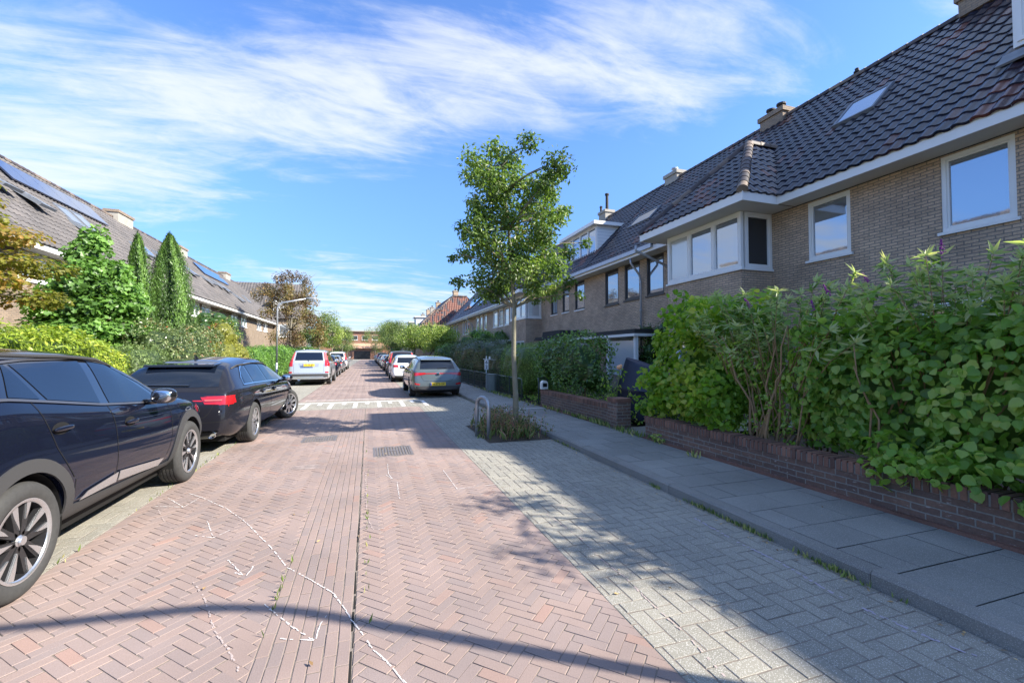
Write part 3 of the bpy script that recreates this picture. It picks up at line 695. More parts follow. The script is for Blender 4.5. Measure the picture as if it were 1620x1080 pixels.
# vent spikes on the roof
for yy, xx, zz, hh in ((9.2, 14.2, 10.0, .3), (11.0, 11.9, 7.75, .75)):
    mb = MB(); mb.lathe([(.05, zz), (.05, zz+hh*.5), (.09, zz+hh*.52), (.09, zz+hh*.62), (.05, zz+hh*.64), (.06, zz+hh*.9), (.02, zz+hh)], (xx, yy, 0), n=10); mb.build('roof_vent', M['pot'], A)
# dormer at the frame edge
def dormer(parent, s, xf, xb, y0, y1, z0, z1, panes, roofm=M['white'], side=M['white'], over=.3, fm=WH, flash=True):
    mb = MB(); e = .003
    mb.box((s*xf, y0, z0), (s*xb, y0+.06, z1)); mb.box((s*xf, y1-.06, z0), (s*xb, y1, z1)); mb.box((s*xf, y0+.06, z0), (s*(xf+.06), y1-.06, z0+.08)); d = mb.build('dormer', side, parent)
    n = int((z1-z0)/.16)
    for ya, yb in ((y0-.006, y0-e), (y1+e, y1+.006)):
        g = MB()
        for k in range(1, n): z = z0+k*(z1-z0)/n; g.box((s*(xf+.02), ya, z-.006), (s*xb, yb, z+.006))
        g.build('cladding_joint', M['zinc'], d)
    mb = MB(); mb.box((s*(xf-over), y0-over*.8, z1), (s*(xb+.3), y1+over*.8, z1+.17)); mb.build('dormer_roof', roofm, d)
    mb = MB(); mb.box((s*(xf-over+.04), y0-over*.7, z1+.17), (s*(xb+.3), y1+over*.7, z1+.19)); mb.build('roof_felt', M['felt'], d)
    w = window(d, 'x', s*xf, -s, y0+.06, y1-.06, z0+.08, z1, fm, G_, panes, None, recess=.0)
    if flash:
        mb = MB(); sl = (RT if s > 0 else LT).slope
        mb.box((s*(xf-.35), y0-.12, z0-.24), (s*(xf+.02), y1+.12, z0-.20), rot=Matrix.Rotation(-s*sl, 3, 'Y')); mb.build('lead_flashing', M['lead'], d)
    return d
dormer(A, 1, 11.0, 13.9, 2.6, 4.5, 7.0, 8.75, 2)
# --- downpipes: parts of their houses
def downpipe(parent, s, xo, xw, y, zt, zb=.1):
    mb = MB(); mb.tube([(s*xo, y, zt), (s*xo, y, zt-.18), (s*(xo+(xw-xo)*.85), y, zt-.62), (s*xw, y, zt-.85), (s*xw, y, zb)], .045, 10)
    for z in (1.4, 3.2, 4.3): mb.lathe([(.052, z), (.058, z+.01), (.058, z+.05), (.052, z+.06)], (s*xw, y, 0), n=10)
    mb.build('downpipe', M['zinc'], parent, smooth=True)
downpipe(A, 1, 8.75, 10.22, 12.9, 5.25)
# gable chimney and near neighbour, behind the viewer: casts the shade on the kerb
A0 = house(RT, -9.5, 2.45, 'brick terraced house on the right just outside the frame, dark glazed roof', [(-1, .1, 3.79, 5.22, WH, G_)], [], )
chimney(A0, 14.2, 0.0, 9.8, .7, 2.3, 1.0, M['brick'], 3)
# --- second house
B = house(RT, 13.25, 18.55, 'brick terraced house with three black framed upstairs windows, next after the hipped bay', [(13.42, 14.47, 3.75, 5.24, BK, G_, 1, BK), (14.92, 16.02, 3.75, 5.24, BK, G_, 1, BK), (16.5, 17.62, 3.70, 5.24, BK, G_, 1, BK)], [(14.2, 17.6, .6, 2.2, WH, M['curtain'], 3)], gutter=M['zinc'])
downpipe(B, 1, 9.75, 10.2, 14.72, 5.25)
skylight(B, 1, 9.7, 5.48, RT.slope, 15.9, 17.6, 2.6, 3.5, M['darkglass'])
mb = MB(); mb.box((8.95, 13.3, 2.24), (10.29, 18.4, 2.40)); cn = mb.build('canopy', M['felt'], B)
mb = MB(); mb.box((8.9, 13.25, 2.14), (10.28, 18.45, 2.235)); mb.build('canopy_edge', M['white'], cn)
for yy in (15.25, 13.4, 17.9):
    mb = MB(); mb.box((9.0, yy-.06, .05), (9.12, yy+.06, 2.14)); mb.build('post', M['white'], cn)
mb = MB(); mb.box((9.03, 13.46, .9), (9.07, 15.19, 2.0)); mb.build('screen', M['curtain'], cn)
chimney(B, 14.2, 17.6, 9.8, .5, .9, .55, M['cement'], 1, M['zinc'])
# --- third
C_ = house(RT, 18.55, 24.6, 'brick terraced house with a white box dormer high in its dark roof', [(19.63, 20.7, 3.78, 5.24, BK, G_, 1, WH), (21.4, 22.26, 3.80, 5.1, BK, G_, 1, WH), (22.96, 23.86, 3.80, 5.1, BK, G_, 1, WH)], [(19.6, 21.6, .3, 2.3, WH, M['darkglass'], 2)], gutter=M['zinc'])
dormer(C_, 1, 10.9, 13.2, 19.4, 23.1, 6.55, 8.0, 4, over=.3, flash=False)
mb = MB(); mb.prism([(18.9, 2.3), (23.9, 2.3), (23.6, 2.46), (22.6, 2.46), (22.5, 2.72), (20.2, 2.72), (20.1, 2.46), (18.9, 2.46)], 'x', 9.2, 10.29); mb.build('porch_roof', M['felt'], C_)
chimney(C_, 14.2, 24.1, 9.8, .6, .8, .7, M['cement'], 0)
mb = MB(); mb.lathe([(.1, 10.3), (.09, 11.5), (.13, 11.5), (.13, 11.6), (0, 11.6)], (14.2, 24.0, 0), n=12); mb.build('flue_pipe', M['pot'], C_)
mb = MB(); mb.lathe([(.07, 9.9), (.07, 10.8), (.11, 10.85), (.02, 10.95)], (14.0, 24.9-.5, 0), n=12); mb.build('roof_vent', M['pot'], C_)
# --- fourth, bay again
D_ = house(RT, 24.6, 31.3, 'brick terraced house with an upstairs bay window beyond the street tree', [(29.4, 30.6, 3.77, 5.22, WH, G_, 1, WH)], [(29.2, 30.9, .9, 2.4, WH, G_, 2)], bay=dict(x=9.25, y0=25.4, y1=28.5, zw=3.75, fx=8.6, f0=24.75, f1=29.1, ground=[(25.7, 28.2, .9, 2.35)]))
window(D_, 'x', 9.25, -1, 25.4, 28.5, 3.76, 5.25, WH, G_, 3, WH, fw=.09, recess=.02)
window(D_, 'y', 25.4, -1, 9.37, 10.29, 3.76, 5.25, WH, M['curtain'], 1, WH, fw=.09, recess=.02)
window(D_, 'x', 9.25, -1, 25.7, 28.2, .9, 2.35, WH, G_, 3, WH)
br = tri_tiles(D_, (8.6, 24.75, 5.48), (8.6, 29.1, 5.48), (11.1, 26.9, 7.95)); q = tri_tiles(br, (8.6, 24.75, 5.48), (9.75, 24.75, 5.48), (12.25, 26.9, 7.95), (11.1, 26.9, 7.95)); q.name = 'bay_roof_side'
mb = MB()
for p, q in (((8.6, 24.75, 5.53), (11.1, 26.9, 8)), ((8.6, 29.1, 5.53), (11.1, 26.9, 8))): ridge_caps(mb, p, q, r=.12, l=.34)
smooth_auto(mb.build('hip_tiles', M['ridge'], br), 50)
downpipe(D_, 1, 8.75, 10.22, 29.0, 5.25)
# --- further houses of the row
E_ = house(RT, 31.3, 37.7, 'terraced house with three tall white upstairs windows, directly beyond the far bay', [(32.1, 33.26, 3.78, 5.2, WH, G_), (33.6, 34.87, 3.78, 5.2, WH, [M['darkglass']], 1, WH, .5), (35.24, 36.6, 3.78, 5.2, WH, G_)], [(32, 35, .8, 2.4, WH, G_, 3)], gutter=M['zinc'])
mb = MB(); mb.box((8.6, 31.6, 2.45), (10.29, 37.3, 2.62)); mb.build('porch_roof', M['white'], E_)
skylight(E_, 1, 9.7, 5.48, RT.slope, 35.5, 36.8, 2.4, 3.6)
F_ = house(RT, 37.7, 44.4, 'terraced house with three narrow white windows and one downpipe, middle of the far row', [(38.8, 39.7, 3.75, 5.2, WH, G_), (40.4, 41.4, 3.75, 5.2, WH, G_), (41.9, 42.95, 3.75, 5.2, WH, G_)], [(39, 42, .8, 2.4, WH, G_, 3)], gutter=M['zinc'])
downpipe(F_, 1, 9.65, 10.2, 44.2, 5.25); skylight(F_, 1, 9.7, 5.48, RT.slope, 42.8, 44.1, 1.3, 2.5)
G1 = house(RT, 44.4, 51, 'terraced house with two pale solar panels, second from the end of the long row', [(46.2, 47.2, 3.7, 5.2, WH, G_), (47.5, 48.4, 3.7, 5.2, WH, G_), (48.9, 49.6, 3.7, 5.2, WH, G_)], [], gutter=M['zinc'])
solar(G1, 1, 9.7, 5.48, RT.slope, 46.6, 2, 1.9, 1.4, 3.0); chimney(G1, 14.2, 50.6, 9.8, .6, .9, .8, M['brick'], 2)
H1 = house(RT, 51, 58.75, 'end house of the long right row, beside the red hipped roof', [(52.4, 53.4, 3.7, 5.2, WH, G_), (54.2, 55.2, 3.7, 5.2, WH, G_), (56.2, 57.2, 3.7, 5.2, WH, G_)], [], gutter=M['zinc'])
skylight(H1, 1, 9.7, 5.48, RT.slope, 52, 53.4, 2.9, 4.0)
# --- red hipped corner house
K = empty('corner_house', (11, 66, 0), 0, 'corner house with a mottled red tiled hipped roof stepping down towards the street', 'house')
mb = MB(); wall(mb, 'y', 60, 7, 18, 0, 5.4, [], -1); wall(mb, 'x', 7, 60, 76, 0, 5.4, [(62+i*2.4, 63.2+i*2.4, 3.7, 5.0) for i in range(5)], -1); mb.quad((18, 60, 0), (18, 76, 0), (18, 76, 5.4), (18, 60, 5.4)); mb.quad((7, 76, 0), (18, 76, 0), (18, 76, 5.4), (7, 76, 5.4)); mb.build('wall', M['brick'], K)
for i in range(5): window(K, 'x', 7, -1, 62+i*2.4, 63.2+i*2.4, 3.7, 5.0, WH, G_, 1, WH)
rr = tri_tiles(K, (6.9, 59.8, 5.5), (14.8, 59.8, 5.5), (13.4, 61.5, 9.7), (11.4, 61.5, 9.7), M['tilered']); rr.name = 'roof'
# lower wing steps out in front
q = tri_tiles(K, (6.7, 59.6, 5.5), (9.8, 59.6, 5.5), (9.8, 60.6, 7.6), (8.7, 60.6, 7.6), M['tilered']); q.name = 'wing_roof'
q = tri_tiles(K, (6.9, 59.8, 5.5), (6.9, 76, 5.5), (11.4, 76, 9.7), (11.4, 61.5, 9.7), M['tile']); q.name = 'roof_slope'
q = tri_tiles(K, (18, 59.8, 5.5), (18, 76, 5.5), (13.4, 76, 9.7), (13.4, 61.5, 9.7), M['tile']); q.name = 'roof_slope'
mb = MB()
for a, b in (((6.9, 59.8, 5.55), (11.4, 61.5, 9.78)), ((11.4, 61.5, 9.78), (13.4, 61.5, 9.78)), ((6.7, 59.6, 5.56), (8.7, 60.6, 7.66)), ((8.7, 60.6, 7.66), (9.8, 60.6, 7.66)), ((11.4, 61.5, 9.78), (11.4, 76, 9.78))): ridge_caps(mb, a, b, .14)
mb.build('ridge_tiles', M['ridge'], K); chimney(K, 12.2, 64, 9.5, .7, 1, 1.4, M['brick'], 2)
# --- last, darker houses
for i, (y0, y1, lab) in enumerate(((80, 92, 'distant dark roofed house past the red hipped roof, with a white dormer'), (94, 108, 'farthest house on the right, dark roof and two chimneys over the trees'))):
    q = empty('distant_house', (10, (y0+y1)/2, 0), 0, lab, 'house')
    mb = MB(); wall(mb, 'x', 7.4, y0, y1, 0, 5.6, [(y0+1.5+2.6*k, y0+2.8+2.6*k, 3.6, 5) for k in range(4)], -1); mb.quad((7.4, y0, 0), (17, y0, 0), (17, y0, 5.6), (12.2, y0, 10), (7.4, y0, 5.6)); mb.quad((7.4, y1, 0), (17, y1, 0), (17, y1, 5.6), (12.2, y1, 10), (7.4, y1, 5.6)); mb.build('wall', M['brick'], q)
    for k in range(4): window(q, 'x', 7.4, -1, y0+1.5+2.6*k, y0+2.8+2.6*k, 3.6, 5, WH, G_)
    mb = MB(); mb.quad((6.9, y0-.2, 5.4), (6.9, y1+.2, 5.4), (12.2, y1+.2, 10.1), (12.2, y0-.2, 10.1)); mb.quad((17.5, y0-.2, 5.4), (17.5, y1+.2, 5.4), (12.2, y1+.2, 10.1), (12.2, y0-.2, 10.1)); mb.build('roof', M['tile'], q)
    dormer(q, 1, 8.2, 10.6, y0+.8, y0+4.2, 6.5, 8.2, 2, flash=False); chimney(q, 12.2, y0+1, 9.6, .8, 1, 1.5, M['brick'], 2); chimney(q, 12.2, y1-3, 9.6, .8, 1, 1.4, M['cement'], 2)

# --- left row
def lwin(y0, y1, n=1): return (y0, y1, 4.05, 5.03, WH, G_, n, WH)
L0 = house(LT, 6, 17.2, 'nearest terraced house on the left, its plain grey roof behind the copper maple', [lwin(8, 10, 2)], [])
L1 = house(LT, 17.2, 29.4, 'left terraced house with a row of solar panels below the ridge and open roof windows', [lwin(19.0, 20.8, 2), lwin(21.0, 22.6, 2), lwin(26, 27.5, 2)], [(19.5, 22, .8, 2.3, WH, G_, 3)])
solar(L1, -1, 10.6, 5.28, LT.slope, 22.4, 6, 1.12, 4.25, 5.55)
for y0, v0, op in ((19.8, 2.6, .35), (21.4, 2.4, .3), (24.3, 2.7, .0), (25.5, 2.8, 0), (24.0, 1.7, .25)): skylight(L1, -1, 10.6, 5.28, LT.slope, y0, y0+.9, v0, v0+1.2, open_=op)
L2 = house(LT, 29.4, 40.2, 'left terraced house with white upstairs windows seen past the two columnar conifers', [lwin(34.0, 35.6, 2), lwin(36, 37.8, 2), lwin(31, 32.4, 2)], [(34, 37, .8, 2.3, WH, G_, 3)])
chimney(L2, -15, 33.6, 9.6, .7, 1.8, .75, M['cement'], 0, capm=M['brickL'])
for y0, v0, op in ((28.2+2, 2.4, .2), (31.8, 3.0, 0), (33.6, 2.8, .2), (36.5, 3.1, 0), (38, 2.7, .2)): skylight(L2, -1, 10.6, 5.28, LT.slope, y0, y0+.9, v0, v0+1.2, open_=op)
L3 = house(LT, 40.2, 50.4, 'left terraced house with blue solar panels and tilted roof windows behind the beech', [lwin(43, 45, 2), lwin(46, 48, 2)], [])
solar(L3, -1, 10.6, 5.28, LT.slope, 43.6, 6, 1.15, 4.2, 5.5); chimney(L3, -15, 44.2-1.5, 9.6, .7, 1.6, .75, M['cement'], 0, capm=M['brickL'])
for y0, v0, op in ((41.2, 2.4, .25), (44.2, 2.6, .2), (45.6, 2.4, .2), (48, 1.6, .2)): skylight(L3, -1, 10.6, 5.28, LT.slope, y0, y0+.9, v0, v0+1.2, open_=op)
L4 = house(LT, 50.4, 60, 'farthest house of the left row, joined to the cross gabled roof', [lwin(52, 54, 2), lwin(55, 57, 2)], [])
chimney(L4, -15, 54.8, 9.6, .7, 1.6, .75, M['cement'], 0, capm=M['brickL']); skylight(L4, -1, 10.6, 5.28, LT.slope, 53, 54.2, 2.4, 3.4)
q = empty('corner_house', (-12, 64, 0), 0, 'left corner house whose tiled roof faces the viewer, with a small white dormer', 'house')
mb = MB(); wall(mb, 'y', 60.2, -19, -8.4, 0, 6.0, [(-10.6, -9.4, 3.6, 5.2)], -1); wall(mb, 'x', -8.4, 60.2, 68, 0, 6.0, [], 1); mb.quad((-8.4, 60.2, 6), (-8.4, 68, 6), (-8.4, 64, 10.8)); mb.build('wall', M['brickL'], q)
window(q, 'y', 60.2, -1, -10.6, -9.4, 3.6, 5.2, WH, G_, 1, WH)
t_ = tiles('roof', M['tileL'], q, (-19, 59.9, 5.9), (1, 0, 0), (0, 4.2, 4.95), [(0, 0), (10.8, 0), (10.8, 6.4), (0, 6.4)], tw=.32, th=.4)
mb = MB(); mb.quad((-19, 64.1, 10.8), (-8.2, 64.1, 10.8), (-8.2, 68.2, 5.9), (-19, 68.2, 5.9)); mb.build('roof_slope', M['tileL'], q)
mb = MB(); mb.box((-11.3, 60.6, 6.9), (-9.6, 63, 8.4)); d_ = mb.build('dormer', M['white'], q); mb = MB(); mb.box((-11.5, 60.4, 8.4), (-9.4, 63.5, 8.55)); mb.build('dormer_roof', M['zinc'], d_)
mb = MB(); mb.lathe([(.15, 10.6), (.15, 11.6), (.22, 11.7), (0, 11.9)], (-11.6, 64.1, 0), n=10); mb.build('chimney_pot', M['cement'], q)
# --- buildings closing the street
q = empty('apartment_building', (-3, 142, 0), 0, 'orange brick flat roofed building closing the far end of the street', 'building')
mb = MB(); hol = [(-14+3*k, -12.2+3*k, 5.8, 7.2) for k in range(9)]; wall(mb, 'y', 142, -16, 14, 0, 8.4, hol, -1); mb.box((-16, 142.2, 0), (14, 152, 8.39)); mb.build('wall', M['brickred'], q)
mb = MB(); mb.box((-16.5, 141.4, 8.4), (14.5, 152, 8.7)); mb.build('roof', M['cement'], q)
for h in hol: window(q, 'y', 142, -1, *h, WH, M['darkglass'], 1, WH)
q = empty('garage_house', (-2, 137, 0), 0, 'low sand coloured brick house with a dark carport at the end of the road', 'building')
mb = MB(); mb.box((-8, 138.4, 0), (4, 141, 3.2)); mb.build('wall', M['brickred'], q); mb = MB(); mb.prism([(137.6, 3.2), (141, 3.2), (141, 4.8)], 'x', -8.3, 4.3); mb.build('roof', mat('sand_tile', (.5, .3, .2), .8), q)
mb = MB(); mb.box((-4, 138.3, 0), (.5, 138.42, 2.4)); mb.build('carport', M['blackframe'], q)
# hang every part on its empty
for o in list(COL.objects):
    if o.parent is None and o.type == 'EMPTY' and o.get('category') in ('house', 'building'): finish(o)
# ------------------------------------------------------------------ cars (local: y forward, rear bumper at y=0, ground z=0)
def paint(name, c, metal=0., rough=.30): return mat(name, c, rough, metal, coat=1, spec=.0 if sum(c) < .2 else .25)
PM = dict(black=paint('car_paint_black', (.006, .008, .018), .0), darkgrey=paint('car_paint_anthracite', (.016, .016, .022), .2), greygreen=paint('car_paint_grey', (.125, .155, .165), .5, .4), silver=paint('car_paint_silver', (.56, .60, .63), .5, .35),
          white=paint('car_paint_white', (.72, .74, .76)), navy=paint('car_paint_navy', (.02, .03, .06), .3), brown=paint('car_paint_brown', (.06, .045, .04), .3), mid=paint('car_paint_mid_grey', (.22, .23, .25), .5, .4), beige=paint('car_paint_beige', (.5, .47, .42), .3, .4))
M['tyre'] = mat('tyre', (.045, .045, .045), .85, noise=.3, nscale=30, bump=.15)
M['alloy'] = mat('alloy', (.62, .63, .65), .25, .85)
M['rimdark'] = mat('rim_dark', (.018, .018, .02), .4)
M['plastic'] = mat('black_plastic', (.045, .045, .047), .65, bump=.2, bscale=300)
M['gloss'] = mat('gloss_black', (.008, .008, .009), .12, coat=1)
M['carglass'] = mat('car_glass', (.006, .010, .020), .02, 0, spec=.8)
M['greenglass'] = mat('car_glass_clear', (.025, .038, .036), .02, 0, spec=.8)
M['red'] = mat('tail_light_red', (.42, .01, .015), .15, coat=1)
M['redlit'] = mat('tail_light_inner', (.62, .10, .09), .2, coat=1)
M['clear'] = mat('lamp_clear', (.75, .76, .78), .12, .3, coat=1)
M['chrome'] = mat('chrome', (.75, .76, .78), .1, 1)
M['plate'] = mat('number_plate_yellow', (.80, .58, .05), .4)
M['platetext'] = mat('number_plate_text', (.02, .02, .02), .5)
M['gap'] = mat('panel_gap', (.003, .003, .003), .8)
M['brake'] = mat('brake_disc', (.3, .27, .25), .35, .8)
M['eublue'] = mat('plate_blue', (.02, .05, .35), .5)

def lerpP(P, y):
    for (a, b), (c, d) in zip(P, P[1:]):
        if y <= c: return b + (d-b)*(y-a)/max(c-a, 1e-6) if y > a else b
    return P[-1][1]
def body_mesh(sp):
    W, L = sp['W'], sp['L']; top, belt = sp['top'], sp['belt']; plan = sp['plan']; low = sp.get('low', [(0, .30), (.3, .22), (L-.4, .2), (L, .26)])
    ys = sorted(set([0, .05, .16, L-.05, L-.16, L] + [p[0] for p in top] + list(np.arange(.4, L-.3, .32))))
    ys = [y for i, y in enumerate(ys) if i == 0 or y-ys[i-1] > .035]; gh = sp.get('ghmax', sp['H']-1.0); tum = sp.get('tumble', .17)
    rows = []
    for y in ys:
        zt = lerpP(top, y); zb = lerpP(low, y); zl = min(lerpP(belt, y), zt-.035); g = max(0, zt-zl); k = min(1, g/gh)
        w = W/2*lerpP(plan, y); wb = w-.07-.01*k; wr = wb-.04-(tum-.04)*k; zr = zt-.015-.05*k
        if k < .2: wr = wb-.12
        zs = zl-.05; sh = min(.5+.1*(zs-.6), zs-.1)
        bul = sp.get('bulge', .0)
        rows.append([(0, zb), (w-.16, zb), (w-.075, zb+.05), (w-.022, zb+.5*(sh-zb)+.02), (w+bul, sh+.08), (w-.035, zs), (wb, zl), (wb+(wr-wb)*.55, zl+(zr-zl)*.58), (wr, zr), (wr-.10, zt-.012*k), (wr*.45, zt+.012), (0, zt+.018)])
    np_ = len(rows[0]); full = 2*np_-2; V = []; F = []
    for i, (y, r) in enumerate(zip(ys, rows)):
        for sx in (1, -1):
            rr = r if sx == 1 else r[-2:0:-1]
            for (x, z) in rr:
                yy = y
                tl = sp.get('lean_r', .10); tf = sp.get('lean_f', .12)
                if y < .3: yy = y + tl*(1-y/.3)*max(0, (z-.55))/.5
                if y > L-.3: yy = y - tf*(1-(L-y)/.3)*max(0, (z-.5))/.4
                V.append((sx*x, yy, z))
    n = len(ys)
    for i in range(n-1):
        for j in range(full): F.append((i*full+j, (i+1)*full+j, (i+1)*full+(j+1) % full, i*full+(j+1) % full))
    for i, fl in ((0, 0), (n-1, 1)):
        b = i*full
        for j in range(np_-1):
            a0, a1 = j, j+1; b0, b1 = (full-j) % full, full-j-1
            f = [b+a0, b+a1, b+b1, b+b0]; f = list(dict.fromkeys(f))
            if len(f) >= 3: F.append(tuple(f if not fl else f[::-1]))
    me = bpy.data.meshes.new('cage'); me.from_pydata(V, [], F); return me
def evalmods(ob):
    dg = bpy.context.evaluated_depsgraph_get(); dg.update(); return bpy.data.meshes.new_from_object(ob.evaluated_get(dg))
def make_body(sp, m, parent):
    ob = link('body', body_mesh(sp), m); bm = bmesh.new(); bm.from_mesh(ob.data); bmesh.ops.recalc_face_normals(bm, faces=bm.faces[:]); bm.to_mesh(ob.data); bm.free()
    md = ob.modifiers.new('s', 'SUBSURF'); md.levels = 2; md.render_levels = 2
    me = evalmods(ob); bm = bmesh.new(); bm.from_mesh(me); bvh = BVHTree.FromBMesh(bm); bm.free()
    ob.modifiers.clear(); ob.data = me
    r = sp['r']; cut = MB()
    for hy in sp['hubs']:
        for sx in (1, -1):
            x1 = sx*(sp['W']/2+.1); x0 = sx*(sp['W']/2-.32)
            pl = [(hy+(r+.055)*math.cos(t), r+.0+(r+.055)*math.sin(t)) for t in np.linspace(-.35, math.pi+.35, 30)] + [(hy-(r+.03), -.1), (hy+(r+.03), -.1)]
            cut.prism(pl, 'x', x0, x1)
    co_ = cut.build('cut', None, fix=True); md = ob.modifiers.new('b', 'BOOLEAN'); md.operation = 'DIFFERENCE'; md.solver = 'EXACT'; md.object = co_
    me2 = evalmods(ob); ob.modifiers.clear(); ob.data = me2; bpy.data.objects.remove(co_)
    ob.parent = parent
    if not me2.materials: me2.materials.append(m)
    me2.materials[0] = m; smooth_auto(ob, 32)
    return ob, bvh
def ov(bvh, name, P, d, off, m, parent, thick=0, smooth=True):
    """drape a grid of points P[i][j] on the body along direction d"""
    nu, nv = len(P), len(P[0]); d = Vector(d).normalized(); V = []
    last = None
    for i in range(nu):
        for j in range(nv):
            p = Vector(P[i][j]); h, nn, _, _ = bvh.ray_cast(p-d*3, d)
            if h is None:
                h, nn, _, _ = bvh.find_nearest(p)
            if nn.dot(d) > 0: nn = -nn
            V.append(h+nn*off)
    F = [(i*nv+j, i*nv+j+1, (i+1)*nv+j+1, (i+1)*nv+j) for i in range(nu-1) for j in range(nv-1)]
    if thick:
        k = len(V); nvs = []
        c = sum(V, Vector())/len(V)
        for i in range(nu):
            for j in range(nv): nvs.append(V[i*nv+j] + d*thick)
        V += nvs; ed = [(i*nv, (i+1)*nv) for i in range(nu-1)] + [((i+1)*nv+nv-1, i*nv+nv-1) for i in range(nu-1)] + [(j+1, j) for j in range(nv-1)] + [((nu-1)*nv+j, (nu-1)*nv+j+1) for j in range(nv-1)]
        F += [(a, b, b+k, a+k) for a, b in ed]
    me = bpy.data.meshes.new(name); me.from_pydata(V, [], F); bm = bmesh.new(); bm.from_mesh(me); bmesh.ops.recalc_face_normals(bm, faces=bm.faces[:])
    bm.faces.ensure_lookup_table()
    if bm.faces[0].normal.dot(d) > 0: bmesh.ops.reverse_faces(bm, faces=bm.faces[:])
    bm.to_mesh(me); bm.free()
    o = link(name, me, m, parent)
    if smooth: smooth_auto(o, 40)
    return o
def dens(L, n):
    """resample polyline to n points"""
    L = [Vector((*p, 0)) for p in L]; d = [0]
    for a, b in zip(L, L[1:]): d.append(d[-1]+(b-a).length)
    out = []
    for i in range(n):
        t = d[-1]*i/(n-1); k = max(j for j in range(len(d)) if d[j] <= t+1e-9); k = min(k, len(L)-2)
        q = L[k].lerp(L[k+1], (t-d[k])/max(d[k+1]-d[k], 1e-9)); out.append((q.x, q.y))
    return out
def ruled(bot, topl, n=14, k=8, f=lambda a, b: (0, a, b)):
    B, T = dens(bot, n), dens(topl, n)
    return [[f(B[i][0]+(T[i][0]-B[i][0])*j/(k-1), B[i][1]+(T[i][1]-B[i][1])*j/(k-1)) for j in range(k)] for i in range(n)]
def band(line, w, n=24, f=lambda a, b: (0, a, b), k=2):
    L = dens(line, n); out = []
    for i, p in enumerate(L):
        a, b = L[max(i-1, 0)], L[min(i+1, n-1)]; dx, dy = b[0]-a[0], b[1]-a[1]; l = math.hypot(dx, dy) or 1; nx, ny = -dy/l, dx/l
        out.append([f(p[0]+nx*w*(j/(k-1)-.5), p[1]+ny*w*(j/(k-1)-.5)) for j in range(k)])
    return out
def wheel(parent, x, y, r, w, sx, style, steer=0):
    """sx = +1 right side"""
    wh = empty('wheel', (x, y, r), steer); wh.parent = parent; rr = r*.70
    mb = MB(); prof = [(rr, -w/2+.015), (rr+.02, -w/2), (r-.035, -w/2+.002), (r-.012, -w/2+.018), (r, -w/2+.04)]
    for g in (-.05, -.017, .017, .05): prof += [(r, g-.006), (r-.008, g-.004), (r-.008, g+.004), (r, g+.006)]
    prof += [(r, w/2-.04), (r-.012, w/2-.018), (r-.035, w/2-.002), (rr+.02, w/2), (rr, w/2-.015)]
    mb.lathe(prof, axis='x', n=56); smooth_auto(mb.build('tyre', M['tyre'], wh, fix=True), 50)
    o = sx*(w/2-.012); mb = MB(); q = lambda h: o-sx*h
    mb.lathe([(rr+.004, q(-.004)), (rr-.012, q(-.006)), (rr-.02, q(.008))], axis='x', n=48)
    rim = mb.build('rim', M['alloy'], wh, smooth=True); n, kind = style
    dk = MB(); dk.lathe([(rr-.019, q(.009)), (rr-.03, q(.09)), (rr-.04, q(.135)), (0, q(.135))], axis='x', n=40); dk.build('wheel_well', M['rimdark'], rim)
    b = MB(); b.lathe([(.06, q(.105)), (rr*.72, q(.105)), (rr*.72, q(.125)), (.06, q(.125))], axis='x', n=32); b.build('brake_disc', M['brake'], rim)
    sp = MB(); face = MB()
    def blade(mbx, poly, h0, h1, ang):
        c, s = math.cos(ang), math.sin(ang); P = [(a*c-b_*s, a*s+b_*c) for a, b_ in poly]; mbx.prism(P, 'x', q(h0), q(h1))
    for i in range(n):
        a = 2*math.pi*i/n+.3
        if kind == 'turbine':
            for s_ in (-1, 1):
                blade(sp, [(.03, s_*.004), (rr*.5, s_*.014), (rr-.012, s_*.030), (rr-.012, s_*.098), (rr*.5, s_*.062), (.03, s_*.036)], .018, .05, a)
            blade(face, [(rr*.28, .018), (rr*.55, .030), (rr-.014, .044), (rr-.014, .098), (rr*.62, .066)], .008, .0175, a)
            blade(face, [(rr*.50, -.030), (rr-.014, -.034), (rr-.014, -.074), (rr*.66, -.050)], .008, .0175, a)
        elif kind == 'double':
            for s_ in (-1, 1): blade(face, [(.03, s_*.012), (rr-.01, s_*.045-.012), (rr-.01, s_*.045+.014), (.03, s_*.012+.02)], .012, .05, a)
        else:
            blade(face, [(.03, -.028), (rr*.6, -.022), (rr-.01, -.034), (rr-.01, .034), (rr*.6, .022), (.03, .028)], .012, .05, a)
    face.lathe([(.0, q(.004)), (.022, q(.006)), (.034, q(.018)), (.036, q(.06)), (0, q(.06))], axis='x', n=20)
    if kind == 'turbine': sp.build('spoke', M['rimdark'], rim, fix=True)
    face.build('spoke_face', M['alloy'], rim, fix=True)
    h = MB(); h.lathe([(0, q(-.004)), (.026, q(-.003)), (.03, q(.006))], axis='x', n=16); h.build('hub_cap', M['rimdark'] if kind != 'turbine' else M['alloy'], rim)
    return wh
def text_mesh(s, size, m, parent, loc, rot, name):
    cu = bpy.data.curves.new(name, 'FONT'); cu.body = s; cu.size = size; cu.align_x = 'CENTER'; cu.align_y = 'CENTER'; cu.extrude = .001; cu.offset = size*.012
    t = bpy.data.objects.new('t', cu); COL.objects.link(t); me = evalmods(t); bpy.data.objects.remove(t)
    o = link(name, me, m, parent); o.location = loc; o.rotation_euler = rot; return o
